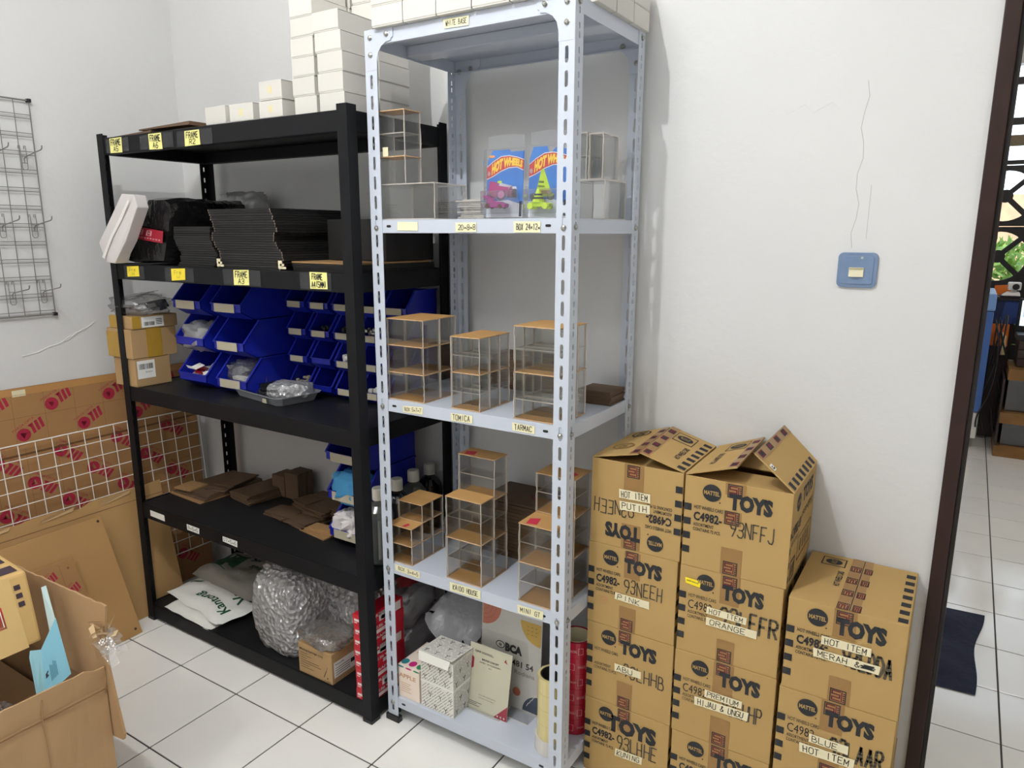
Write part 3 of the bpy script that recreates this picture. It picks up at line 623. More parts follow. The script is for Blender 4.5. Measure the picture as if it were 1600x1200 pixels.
# ---- blue stacking bins
def make_bin(w, d, h, label, label_card=True):
    """open-front stacking bin; origin at its back bottom centre, front towards -y"""
    o = thing('stacking_bin', label, 'bin', (0, 0, 0)); t = .0022; W = w / 2
    prof = [(0, 0), (-d * .80, 0), (-d, h * .22), (-d, h * .42), (-d * .74, h * .97), (0, h * .97)]
    m = MB()
    for s in (-1, 1): m.prism(prof, lambda a, b, k: (k, a, b), s * W, s * (W - t))
    m.box(-W, -d * .80, 0, W, 0, t).box(-W, -t, 0, W, 0, h * .97)
    P = lambda x, a, b: (x, a, b)
    m.hexa([(-W, -d * .80, 0), (W, -d * .80, 0), (W, -d * .80 + t, t), (-W, -d * .80 + t, t), (-W, -d, h * .22), (W, -d, h * .22), (W, -d + t, h * .22), (-W, -d + t, h * .22)])
    m.box(-W, -d, h * .22, W, -d + t, h * .42)
    for s in (-1, 1):        # thick rims along the sloped opening
        a, b = sorted((s * (W + .004), s * (W - .004)))
        m.hexa([(a, -d - .001, h * .42), (b, -d - .001, h * .42), (b, -d * .74, h * .97), (a, -d * .74, h * .97), (a, -d + .004, h * .44), (b, -d + .004, h * .44), (b, -d * .74 + .006, h * 1.0), (a, -d * .74 + .006, h * 1.0)])
        m.box(a, -d * .74, h * .95, b, 0, h * 1.0)
    m.box(-W - .002, -d - .003, h * .39, W + .002, -d + .001, h * .425)
    m.build('bin_body', BLUE, o)
    if label_card:
        MB().box(-W * .72, -d - .0045, h * .20, W * .62, -d - .0032, h * .42).build('label_card', LABELG, o)
    return o
def put(src, loc, label, group, first=False, rz=0, drop=None):
    o = src if first else copy_tree(src); o.location = loc; o['label'] = label; o['group'] = group; o.rotation_euler.z = rz; return o
bigbin = make_bin(.158, .255, .131, 'x'); bigplain = make_bin(.158, .255, .131, 'x', False)
G3 = 'large blue bins on the third rack shelf'
cols = ((.478, 'left'), (.695, 'right'))
for j in range(3):
    for i, (x, nm) in enumerate(cols):
        src, first = (bigplain, True) if (i == 0 and j == 0) else (bigbin, i == 1 and j == 0)
        put(src if not (i == 0 and j == 1) else bigplain, (x, -.10, z3 + .1315 * j), f'large blue bin, {("bottom","middle","top")[j]} of the {nm} column beside the cartons', G3, first)
sb = make_bin(.093, .150, .0945, 'x'); sbp = make_bin(.093, .150, .0945, 'x', False)
GS = 'small blue bins on the third rack shelf'
used = set()
for i, x in enumerate((.862, .975, .1088 * 10, 1.200, 1.315)):
    for j in range(4):
        plain = i == 1 and j < 2
        src = sbp if plain else sb; f = src.name not in used; used.add(src.name)
        put(src, (x, -.052, z3 + .0948 * j), f'small blue bin, {nth(j+1)} row up in the {nth(i+1)} small column from the left', GS, f)
# contents
m = MB()
for k in range(14):
    p = Vector((.478 + rnd.uniform(-.045, .05), -.30 + rnd.uniform(-.03, .05), z3 + .055 + rnd.uniform(-.012, .022))); a = rnd.uniform(0, 3); u = Vector((math.cos(a), math.sin(a), rnd.uniform(-.5, .5))) * .022; v = Vector((-math.sin(a), math.cos(a), .3)) * .013
    m.add([p - u - v, p + u - v, p + u + v, p - u + v], [(0, 1, 2, 3)], k % 3 == 0)
o = tag(center(m.build('packet_heap', [PAPERW, REDL])), 'heap of red and white paper packets in the bottom left bin', 'packets'); o['kind'] = 'stuff'
m = MB().lump((.478, -.28, z3 + .185), (.066, .075, .052), 21, .3); tag(center(m.build('plastic_bag', GREYBAG, smooth=True)), 'grey plastic bag stuffed in the middle left large bin', 'bag')
m = MB().lump((.70, -.27, z3 + .062), (.066, .07, .056), 23, .32); tag(center(m.build('plastic_bag', BAGC, smooth=True)), 'clear plastic bag stuffed in the bottom right large bin', 'bag')
m = MB().box(.67, -.33, z3 + .05, .735, -.31, z3 + .062); tag(center(m.build('white_packet', PAPERW)), 'white packet in front of the bag in the bottom right bin', 'packet')
def bits(cx, cy, cz, n, r, mat, label, cat, s=.008, flat=.6):
    m = MB()
    for k in range(n):
        p = Vector((cx + rnd.uniform(-r, r), cy + rnd.uniform(-r, r) * .7, cz + rnd.uniform(0, .018)))
        m.lump(p, (s * rnd.uniform(.6, 1.2), s * rnd.uniform(.6, 1.2), s * flat), k, .1, nu=8, nv=5)
    o = m.build('small_parts', mat); o['kind'] = 'stuff'; tag(center(o), label, cat)
bits(.862, -.165, z3 + .03, 14, .033, LABELG, 'pale loose parts in the bottom bin of the first small column', 'parts')
bits(1.088, -.16, z3 + .13, 12, .032, WHITEP, 'white round parts in the second row bin of the third small column', 'parts', .010, 1)
bits(1.088, -.15, z3 + .225, 12, .03, RUBBER, 'black loose parts in the third row bin of the third small column', 'parts', .011, 1)
bits(.975, -.16, z3 + .228, 10, .03, RUBBER, 'black bits in the third row bin of the second small column', 'parts', .008, 1)
bits(1.20, -.16, z3 + .228, 10, .03, GREYST, 'metal bits in the third row bin of the fourth small column', 'parts', .007, 1)
bits(1.20, -.16, z3 + .03, 16, .03, WHITEP, 'white clips in the bottom bin of the fourth small column', 'parts', .009, 1)
# tray with a coil of black cord and a bubble-wrap roll
tr = thing('metal_tray', 'shallow grey tray on the third rack shelf in front of the bins', 'tray', (.835, -.335, z3))
TRAYM = M('grey_tray_metal', (150, 152, 156), .4, .2)
m = MB(); A, B, h = .145, .085, .028
def trr(a, b, z, k): return [(-a + k, -b, z), (a - k, -b, z), (a, -b + k, z), (a, b - k, z), (a - k, b, z), (-a + k, b, z), (-a, b - k, z), (-a, -b + k, z)]
o3 = Vector((.835, -.335, z3)); rg = [trr(A - .012, B - .012, .0005, .015), trr(A, B, h, .02), trr(A + .006, B + .006, h, .02), trr(A + .006, B + .006, h - .003, .02), trr(A - .002, B - .002, .003, .02)]
rg = [rg[0], rg[1], rg[2]] ; inner = [trr(A + .006, B + .006, h + .002, .02), trr(A - .003, B - .003, h, .02), trr(A - .015, B - .015, .003, .015)]
allr = rg + inner; n = 8
m.add([Vector(p) + o3 for r in allr for p in r], [(j * n + i, j * n + (i + 1) % n, (j + 1) * n + (i + 1) % n, (j + 1) * n + i) for j in range(len(allr) - 1) for i in range(n)] + [list(range(n)), list(range((len(allr) - 1) * n, len(allr) * n))])
m.build('tray_body', TRAYM, tr); spin(tr, -.16)
MB().box(.90, -.4268, z3 + .008, .925, -.4262, z3 + .022).build('sticker', LABELG, tr)
br_ = thing('black_brush', 'black ribbed block standing in the grey tray', 'block', (.775, -.315, z3 + .0045))
m = MB().box(.735, -.345, z3 + .0045, .815, -.29, z3 + .03); m.build('block_body', RUBBER, br_, bevel=.003)
m = MB()
for k in range(8): m.box(.738 + .0095 * k, -.346, z3 + .03, .743 + .0095 * k, -.289, z3 + .041)
o = m.build('ribs', RUBBER, br_)
m = MB(); pts = []
for k in range(60):
    a = k * .55; r = .026 + .006 * math.sin(k * .7); pts.append((.83 + r * 1.3 * math.cos(a), -.375 + r * .7 * math.sin(a), z3 + .014 + .0006 * k * .5 + .004 * math.sin(k)))
tag(center(m.tube(pts, .0022, 5).build('cord_coil', RUBBER)), 'coil of black cord in the front of the grey tray', 'coil')
m = MB().lump((.905, -.335, z3 + .036), (.075, .052, .026), 5, .12, 2, .55, floor=z3 + .006); o = tag(center(m.build('bubble_wrap_roll', BUBB, smooth=True)), 'white bubble wrapped bundle lying in the right of the grey tray', 'bundle'); o.rotation_euler.z = .35

for o in bpy.data.objects:
    if o.parent is None and o.name.split('.')[0] in ('metal_tray', 'black_brush', 'cord_coil', 'bubble_wrap_roll') and o.location.z > .8 and o.location.z < 1.2:
        o.location.x += .012; o.location.y += .045
# ================================================================ BLACK RACK, FOURTH SHELF
z4 = BZ[3] - .002
def loose(name, x0, x1, y0, y1, z, t, rz, mat, label, cat, group, notch=False):
    cx, cy = (x0 + x1) / 2, (y0 + y1) / 2; c, s = math.cos(rz), math.sin(rz); hx, hy = (x1 - x0) / 2, (y1 - y0) / 2
    if notch: q = [(-hx, -hy), (-hx * .3, -hy), (-hx * .3, -hy * .4), (hx * .3, -hy * .4), (hx * .3, -hy), (hx, -hy), (hx, hy), (-hx, hy)]
    else: q = [(-hx, -hy), (hx, -hy), (hx, hy), (-hx, hy)]
    m = MB().prism([(a * c - b * s, a * s + b * c) for a, b in q], lambda a, b, d: (cx + a, cy + b, d), z, z + t)
    return tag(center(m.build(name, mat)), label, cat, group)
GA = 'brown boards on the left of the fourth shelf'
for k in range(4): loose('fibreboard_sheet', .245 + .004 * k, .455 - .003 * k, -.345 + .012 * k, -.065, z4 + .0055 * k, .005, -.05 + .05 * rnd.uniform(-1, 1), MDFL if k == 0 else MDF, f'{nth(k+1)} brown board up in the leftmost pile of the fourth shelf', 'board', GA)
loose('fibreboard_sheet', .255, .345, -.33, -.245, z4 + .0225, .006, .12, MDFL, 'small pale board on top of the leftmost board pile', 'board', None)
for k in range(3): loose('fibreboard_sheet', .36, .455, -.27 + .02 * k, -.12 + .02 * k, z4 + .0225 + .005 * k, .0045, .2, MDF, f'{nth(k+1)} dark board up in the small pile on the leftmost boards', 'board', GA)
for k in range(6): loose('fibreboard_sheet', .50 + rnd.uniform(-.006, .006), .625 + rnd.uniform(-.006, .006), -.255, -.055, z4 + .0058 * k, .0052, rnd.uniform(-.08, .04) - .1, MDF, f'{nth(k+1)} brown board up in the middle pile of the fourth shelf', 'board', 'brown boards in the middle pile')
for k in range(2):
    x = .585 + .075 * k
    m = MB()
    o = thing('board_block', ['left block of small dark boards at the back of the fourth shelf', 'right taller block of small dark boards at the back of the fourth shelf'][k], 'board block', (x + .036, -.09, z4), 'blocks of small boards')
    hgt = .082 + .022 * k
    for j in range(14): m.box(x, -.125 + .0055 * j, z4, x + .071 + rnd.uniform(-.0015, .0015), -.1205 + .0055 * j + .0008, z4 + hgt + rnd.uniform(-.001, .001))
    m2 = m.build('boards', MDF, o); m2['kind'] = 'stuff'
n_ = 0
for (x0, x1, y0, y1, n) in ((.735, .86, -.285, -.205, 3), (.775, .86, -.195, -.115, 6), (.875, .985, -.23, -.12, 7), (.86, .965, -.30, -.235, 3), (.975, 1.08, -.20, -.09, 8), (.80, .93, -.11, -.06, 7)):
    n_ += 1
    for k in range(n):
        dx, dy = rnd.uniform(-.008, .008), rnd.uniform(-.008, .008)
        loose('fibreboard_sheet', x0 + dx, x1 + dx, y0 + dy, y1 + dy, z4 + .0053 * k, .0048, rnd.uniform(-.18, .12) - .1, MDF, f'{nth(k+1)} small board up in the {nth(n_)} loose pile left of the bins', 'board', 'small loose boards on the fourth shelf')
for k in range(3): loose('notched_board', .955 + .012 * k, 1.09 + .004 * k, -.325 + .014 * k, -.255, z4 + .0053 * k, .0048, -.12 + .1 * k, MDFL, f'{nth(k+1)} pale notched board up at the shelf front left of the bins', 'board', 'pale notched boards')
G4 = 'large blue bins on the fourth shelf'
for j in range(3):
    put(bigbin, (1.195, -.075, z4 + .1315 * j), f'large blue bin, {("bottom","middle","top")[j]} of the stack behind the right front post', G4)
m = MB().lump((1.18, -.29, z4 + .065), (.06, .045, .045), 31, .35); tag(center(m.build('white_packets', BAGW, smooth=False)), 'white crumpled packets in the bottom bin behind the right post', 'packets')
m = MB().lump((1.19, -.285, z4 + .195), (.068, .05, .055), 33, .3); tag(center(m.build('blue_cloth', M('light_blue_cloth', (70, 150, 200), .7, bump=.3, bs=20), smooth=True)), 'light blue cloth in the middle bin behind the right post', 'cloth')
def bottle(x, y, label, fill, s=1.):
    o = thing('bottle', label, 'bottle', (x, y, z4), 'bottles beside the blue bins')
    m = MB().lathe([(.040 * s, 0), (.045 * s, .006), (.045 * s, .150 * s), (.041 * s, .17 * s), (.028 * s, .188 * s), (.0165 * s, .197 * s), (.016 * s, .205 * s)], (x, y, z4), 20); m.build('bottle_body', fill, o, smooth=False)
    m = MB().lathe([(.0195 * s, .203 * s), (.0195 * s, .236 * s), (.018 * s, .240 * s)], (x, y, z4), 18); m.build('cap', M('cream_cap', (218, 214, 200), .4), o)
    return o
BOT = clear('dark_bottle_glass', (92, 98, 112), .10, .25, (60, 66, 80), .06); BOT2 = clear('milky_bottle_plastic', (170, 172, 168), .08, .45, (160, 164, 158), .1)
bottle(1.345, -.338, 'bottle with a cream cap, nearest of the row by the blue bins', BOT2)
bottle(1.336, -.243, 'dark bottle with cream cap, second of the row by the bins', BOT)
b3 = bottle(1.326, -.148, 'milky bottle with printed cap, third of the row by the bins', BOT2)
bottle(1.318, -.054, 'dark bottle farthest back in the row by the blue bins', BOT, .98)
# ================================================================ BLACK RACK, BOTTOM SHELF
z5 = BZ[4] - .002
def pad(name, cx, cy, z, w, d, h, rz, seed, mat, label, cat, prints=(), tilt=0, group=None):
    """a flat soft pack: two-sided cushion surface with wrinkles, prints draped on its top"""
    nx, ny = 26, 20; c, s = math.cos(rz), math.sin(rz)
    def H(a, b):
        e = max(0, 1 - abs(2 * a - 1) ** 5) ** .6 * max(0, 1 - abs(2 * b - 1) ** 5) ** .6
        return h * e * (1 + .32 * noise.noise((a * 3 + seed, b * 3, seed)) + .22 * noise.noise((a * 9 + seed, b * 7, 3))) + tilt * b
    def fn(a, b, k=1, e=0):
        x, y = (a - .5) * w, (b - .5) * d
        x += .012 * noise.noise((b * 4, seed, a)); y += .012 * noise.noise((a * 4, 2, seed))
        return (cx + x * c - y * s, cy + x * s + y * c, z + (H(a, b) * k if k else tilt * b * 1.0) + .0006 + e)
    m = MB(); v = [fn(i / nx, j / ny) for j in range(ny + 1) for i in range(nx + 1)]; n = len(v)
    v += [fn(i / nx, j / ny, 0) for j in range(ny + 1) for i in range(nx + 1)]; W = nx + 1
    f = [(j * W + i, j * W + i + 1, (j + 1) * W + i + 1, (j + 1) * W + i) for j in range(ny) for i in range(nx)]
    f += [tuple(n + k for k in q[::-1]) for q in f]
    rim = [i for i in range(W)] + [j * W + nx for j in range(1, ny + 1)] + [ny * W + i for i in range(nx - 1, -1, -1)] + [j * W for j in range(ny - 1, 0, -1)]
    f += [(rim[k], n + rim[k], n + rim[(k + 1) % len(rim)], rim[(k + 1) % len(rim)]) for k in range(len(rim))]
    m.add(v, f); o = tag(center(m.build(name, mat, smooth=True)), label, cat, group)
    if prints:
        m = MB()
        for t, x0, y0, x1, y1, flip in prints:
            g = (lambda a, b: fn(1 - a, 1 - b, 1, .0012)) if flip else (lambda a, b: fn(a, b, 1, .0012))
            if t == '#': 
                for i in range(6):
                    for j in range(4): m.add([g(x0 + (x1 - x0) * (i + p) / 6, y0 + (y1 - y0) * (j + q) / 4) for p, q in ((0, 0), (1, 0), (1, 1), (0, 1))], [(0, 1, 2, 3)])
            elif t == '|':
                m.add([g(x0 + (x1 - x0) * p, y0 + (y1 - y0) * p + q) for p in (0, .33, .67, 1) for q in (0, .06)], [(0, 1, 3, 2), (2, 3, 5, 4), (4, 5, 7, 6)])
            else: text(m, g, t, x0, y0, x1, y1, 0, .02)
        m.build('green_print', GREENP, o)
    return o
SHIRT = M('white_plastic_packs', (232, 232, 226), .3, bump=.5, bs=16)
pad('shirt_pack', .465, -.325, z5, .30, .27, .020, -.05, 2, SHIRT, 'lowest white bagged pack sticking out at the front left', 'pack', group='bagged packs on the bottom shelf')
pad('shirt_pack', .46, -.30, z5 + .023, .40, .25, .024, -.12, 5, SHIRT, 'white pack with upside-down green lettering, middle of the bagged packs', 'pack', [('Kantong', .08, .66, .62, .86, True), ('Vas', .12, .34, .42, .56, True), ('|', .1, .3, .2, .42, False)], group='bagged packs on the bottom shelf')
pad('shirt_pack', .45, -.185, z5 + .050, .40, .22, .045, -.06, 9, M('grey_film_packs', (150, 146, 138), .3, bump=.6, bs=14), 'grey filmed pack with dark green panels, topmost of the bagged packs', 'pack', [('#', .02, .25, .38, .92, False), ('spirit', .52, .5, .80, .72, False), ('9', .42, .72, .5, .92, False)], group='bagged packs on the bottom shelf')
m = MB().lump((.925, -.33, z5 + .135), (.122, .115, .152), 41, .10, 2.4, .5, 54, 36, floor=z5 + .001); m.lump((.88, -.36, z5 + .275), (.05, .035, .03), 43, .5, 3, .7, 20, 10); o = tag(center(m.build('bubble_wrap_bag', BUBB, smooth=True)), 'big clear bag stuffed with bubble wrap on the bottom shelf', 'bag')
m = MB()
for k in range(150):
    d = Vector((rnd.gauss(0, 1), rnd.gauss(0, 1), rnd.gauss(0, 1))).normalized(); p = Vector((.925 + .112 * d.x, -.33 + .106 * d.y, z5 + .13 + .13 * d.z)); a = d.orthogonal().normalized(); a = (a * math.cos(k) + d.cross(a) * math.sin(k)) * rnd.uniform(.015, .03); b = d.cross(a).normalized() * rnd.uniform(.003, .007)
    if p.z > z5 + .02: m.add([p - a, p + b + d * .006, p + a, p - b + d * .004], [(0, 1, 2), (0, 2, 3)])
m.build('wrap_creases', BUBB, o)['kind'] = 'stuff'
m = MB().lump((1.155, -.215, z5 + .16), (.102, .115, .165), 44, .2, 2.4, .6, 36, 24, floor=z5 + .001); o = tag(center(m.build('bubble_wrap_roll', BUBB, smooth=True)), 'second heap of bubble wrap behind the small pen carton', 'bubble wrap')
m = MB()
for i in range(17):
    for j in range(13):
        a, b = -1.0 + i * .125, -.75 + j * .125
        d = Vector((math.cos(b) * math.sin(a), -math.cos(b) * math.cos(a), math.sin(b)))
        e = .6; sg = lambda x: math.copysign(abs(x) ** e, x)
        p = Vector((1.155 + .100 * sg(d.x), -.215 + .113 * sg(d.y), z5 + .165 + .16 * sg(d.z)))
        if p.z > z5 + .05: m.lump(p, (.0085, .0085, .0085), 1, 0, nu=7, nv=4)
p = m.build('bubbles', BUBB, o, smooth=True); p['kind'] = 'stuff'
pc = thing('pen_carton', 'small brown carton printed with a pen, on the front of the bottom shelf', 'box', (1.153, -.40, z5))
MB().box(1.076, -.458, z5, 1.230, -.342, z5 + .108).build('carton_body', KRAFT2, pc, bevel=.002)
m = MB(); fn = plane((1.076, -.4588, z5), (1, 0, 0), (0, 0, 1)); text(m, fn, 'Mixing Syringe (1x)', .008, .082, .115, .092, 0, .01)
for k, w in enumerate((.035, .05, .03, .085, .095, .04, .06)): m.rect(fn, .01, .074 - .0085 * k, .01 + w, .0755 - .0085 * k)
m.tube([fn(.117, .018), fn(.128, .042)], .0012, 4); m.tube([fn(.128, .042), fn(.134, .056)], .0006, 4); m.disc(fn, .133, .018, .003, 10); text(m, fn, 'x 100', .118, .005, .146, .01)
m.build('printed_lettering', INKB, pc)
m = MB(); fn = plane((1.2308, -.45, z5 + .02), (0, 1, 0), (0, 0, 1)); m.rect(fn, 0, 0, .098, .055); lb = m.build('white_label', PAPERW, pc)
m = MB(); fn = plane((1.2312, -.45, z5 + .02), (0, 1, 0), (0, 0, 1)); text(m, fn, 'Needle', .006, .042, .045, .05); 
for k in range(4): m.rect(fn, .006, .032 - .008 * k, .07, .034 - .008 * k)
m.rect(fn, .074, .02, .092, .034); m.build('label_print', INKB, lb)
m = MB().lump((1.15, -.40, z5 + .126), (.085, .06, .022), 51, .3, 3, .6, floor=z5 + .1085); tag(center(m.build('plastic_film', BAGC, smooth=True)), 'crumpled clear film lying on the pen carton', 'film')
REDB = M('red_carton', (196, 28, 46), .45, obj_var=.05)
for k in range(8):
    z = z5 + .0362 * k; dx = rnd.uniform(-.003, .003)
    o = thing('red_box', f'{nth(k+1)} red box up in the stack beside the right front post', 'box', (1.368 + dx, -.38, z), 'red boxes by the right post')
    MB().box(1.338 + dx, -.462, z, 1.3985 + dx, -.30, z + .0355).build('box_body', REDB, o, bevel=.0012)
    m = MB(); fn = plane((1.338 + dx, -.4626, z), (1, 0, 0), (0, 0, 1)); m.rect(fn, .006, .008, .018, .011); m.rect(fn, .006, .014, .026, .022)
    fs = plane((1.3991 + dx, -.462, z), (0, 1, 0), (0, 0, 1)); m.rect(fs, .03 + .03 * (k % 2), .006, .12, .018); text(m, fs, 'GRAFIR' if k % 3 else 'E59', .02, .022, .09, .031, 0, .02)
    if k % 3 == 1: m.rect(fs, .05, .003, .15, .032)
    m.build('white_print', M('box_white_print', (226, 214, 210), .5) if k == 0 else bpy.data.materials['box_white_print'], o)
m = MB().lump((1.332, -.185, z5 + .07), (.058, .085, .068), 61, .3, 2.5, .7, floor=z5 + .001); tag(center(m.build('plastic_bag', GREYBAG, smooth=True)), 'grey plastic bag behind the red boxes, lower and nearer', 'bag')
m = MB().lump((1.332, -.185, z5 + .205), (.058, .09, .06), 63, .3, 2.5, .7); tag(center(m.build('plastic_bag', GREYBAG, smooth=True)), 'cloudy plastic bag lying on another bag behind the red boxes', 'bag')
# ================================================================ WHITE SHELF: CLEAR DISPLAY CASES
def wavy(m, a, b, r=.0016, n=9, amp=.0012, mi=0):
    """an irregular line of glue along a cut acrylic edge"""
    a, b = Vector(a), Vector(b); pts = [a + (b - a) * k / n + Vector((rnd.uniform(-amp, amp), rnd.uniform(-amp, amp), 0)) for k in range(n + 1)]
    return m.tube(pts, r, 4, mi)
def case(x0, x1, y0, y1, z0, z1, label, group, base=True, lid=True, mid=None, film=True, red=0, cat='display case', glue=True):
    o = thing('display_case', label, cat, ((x0 + x1) / 2, (y0 + y1) / 2, z0), group); t = .0026
    e = .0011
    if base: 
        m = MB().box(x0 - e, y0 - e, z0, x1 + e, y1 + e, z0 + t, 0, 1)
        for k in range(2): m.box(x0 + (x1 - x0) * (.2 + .45 * k), y0 - e - .001, z0 + .0003, x0 + (x1 - x0) * (.36 + .45 * k), y0 - e, z0 + t - .0003, 1)
        m.build('base', [FILM, FILME] if film else [ACR, ACRE], o)
    zb, zt_ = (z0 + t if base else z0), (z1 - t if lid else z1)
    if lid:
        m = MB().box(x0 - e, y0 - e, z1 - t, x1 + e, y1 + e, z1 - .0002, 0, 1)
        ld = m.build('lid', [FILM, FILME] if film else [ACR, ACRE], o)
        if red:
            m = MB(); fn = plane((x0, y0, z1 + .0002), (1, 0, 0), (0, 1, 0)); w, d = x1 - x0, y1 - y0
            m.add([fn(w * (.5 + .38 * red), d * .05), fn(w * (.5 + .1 * red), d * .12), fn(w * (.5 + .2 * red), d * .6), fn(w * (.5 + .45 * red), d * .45)], [(0, 1, 2, 3)]); m.build('red_print', INKRED, ld)
    zb += .0001; zt_ -= .0001
    for q in ((x0, y0, x1, y0 + t), (x0, y1 - t, x1, y1), (x0, y0 + t, x0 + t, y1 - t), (x1 - t, y0 + t, x1, y1 - t)):
        MB().box(q[0], q[1], zb, q[2], q[3], zt_, 0, 1).build('pane', [ACR, ACRE], o)
    if mid:
        zm = z0 + (z1 - z0) * mid; MB().box(x0 + t, y0 + t, zm, x1 - t, y1 - t, zm + t, 0, 1).build('clear_shelf', [ACR, ACRE], o)
    if glue:
        m = MB()
        for x in (x0, x1):
            for y in (y0, y1): wavy(m, (x, y, zb), (x, y, zt_), .0011, 7)
        m.build('glue_line', ACRE, o)['kind'] = 'stuff'
    return o
TI = ['bottom', 'middle', 'top']; DP = ['front', 'middle', 'rear']
zs = WZ[2] + .0006
for j in range(3):
    for k in range(2):
        y = (-.403, -.328)[k]
        case(1.462, 1.588, y, y + .0735, zs + .0762 * j, zs + .0762 * j + .076, f'{TI[j]} tier {DP[2*k]} display case with tan boards, left stack of middle white shelf', 'display cases in the left stack of the middle shelf', lid=j == 2)
for j in range(2):
    for k in range(3):
        y = -.403 + .0482 * k
        case(1.682, 1.773, y, y + .0472, zs + .0975 * j, zs + .0975 * j + .0972, f'{["lower","upper"][j]} {DP[k]} case of the middle stack, middle white shelf', 'display cases in the middle stack of the middle shelf', lid=j == 1, mid=.47)
for j in range(2):
    for k in range(3):
        y = -.405 + .0462 * k
        case(1.880, 2.010, y, y + .0455, zs + .1185 * j, zs + .1185 * j + .118, f'{["lower","upper"][j]} {DP[k]} case of the right stack, middle white shelf', 'display cases in the right stack of the middle shelf', lid=j == 1, mid=.5 if j else .42)
zs = WZ[3] + .0006
G = 'display cases in the left stack of the lower shelf'
for k in range(3):
    y = -.404 + .0502 * k
    for j in range(2 if k == 0 else 3):
        top = j == (1 if k == 0 else 2)
        case(1.440, 1.530, y, y + .0492, zs + .0575 * j, zs + .0575 * j + .0573, f'{TI[j]} {DP[k]} small case of left stack, lower white shelf', G, lid=top, red=(.55 if k == 0 else 0))
for k in range(2):
    y = (-.404, -.338)[k]; n = 2 + k; h = (.1225, .1165)[k]
    for j in range(n):
        case((1.657, 1.655)[k], 1.775, y, y + .0645, zs + h * j, zs + h * j + h - .0003, f'{["bottom","second","third"][j]} {["front","rear"][k]} case of middle stack, lower white shelf', 'display cases in the middle stack of the lower shelf', lid=j == n - 1, mid=.5, red=(-.95 if k else 0))
for k in range(2):
    y = (-.406, -.318)[k]; n = 2 + k; h = (.1102, .1105)[k]
    for j in range(n):
        case(1.897, 2.013, y, y + (.0865, .093)[k], zs + h * j, zs + h * j + h - .0003, f'{["bottom","second","third"][j]} {["front","rear"][k]} case of right stack, lower white shelf', 'display cases in the right stack of the lower shelf', lid=j == n - 1, mid=.5, red=(.9 if k else -.9))
# second shelf from the top
zs = WZ[1] + .0006
wide = case(1.448, 1.634, -.40, -.262, zs, zs + .0925, 'low wide empty clear acrylic box at left of second white shelf', None, film=False, cat='acrylic box')
case(1.449, 1.540, -.40, -.335, zs + .0930, zs + .160, 'clear case without mid shelf standing on the wide acrylic box', None, base=False, lid=False, film=False)
tw = case(1.449, 1.540, -.40, -.335, zs + .1602, zs + .278, 'clear case with tan lid and mid shelf, top of the acrylic tower', None, mid=.5)
m = MB().box(1.4655, -.4018, zs + .163, 1.484, -.4012, zs + .186); m.build('paper_tag', MASK, tw)
for k in range(12):
    a = rnd.uniform(-.02, .02); z = zs + .0046 * k
    x0 = 1.612 + rnd.uniform(-.03, .03) if k > 0 else 1.60; x1 = 1.752 + rnd.uniform(-.012, .006)
    if k < 2: x0 = 1.645
    m = MB().box(max(x0, 1.641), -.30 + a, z, x1, -.12 + a, z + .0026, 0, 1); tag(center(m.build('acrylic_sheet', [ACR, ACRE])), f'{nth(k+1)} clear acrylic sheet up in the loose pile beside the toy packs', 'acrylic sheet', 'loose clear sheets on the second shelf')
case(1.925, 2.02, -.205, -.075, zs, zs + .098, 'lower clear acrylic box behind the right front post', None, film=False, cat='acrylic box')
case(1.935, 1.965, -.20, -.11, zs + .0985, zs + .214, 'left narrow clear box standing on the acrylic box behind the post', None, film=False, cat='acrylic box', mid=.5)
case(1.972, 2.010, -.20, -.11, zs + .0985, zs + .210, 'right narrow clear box standing on the acrylic box behind the post', None, film=False, cat='acrylic box')
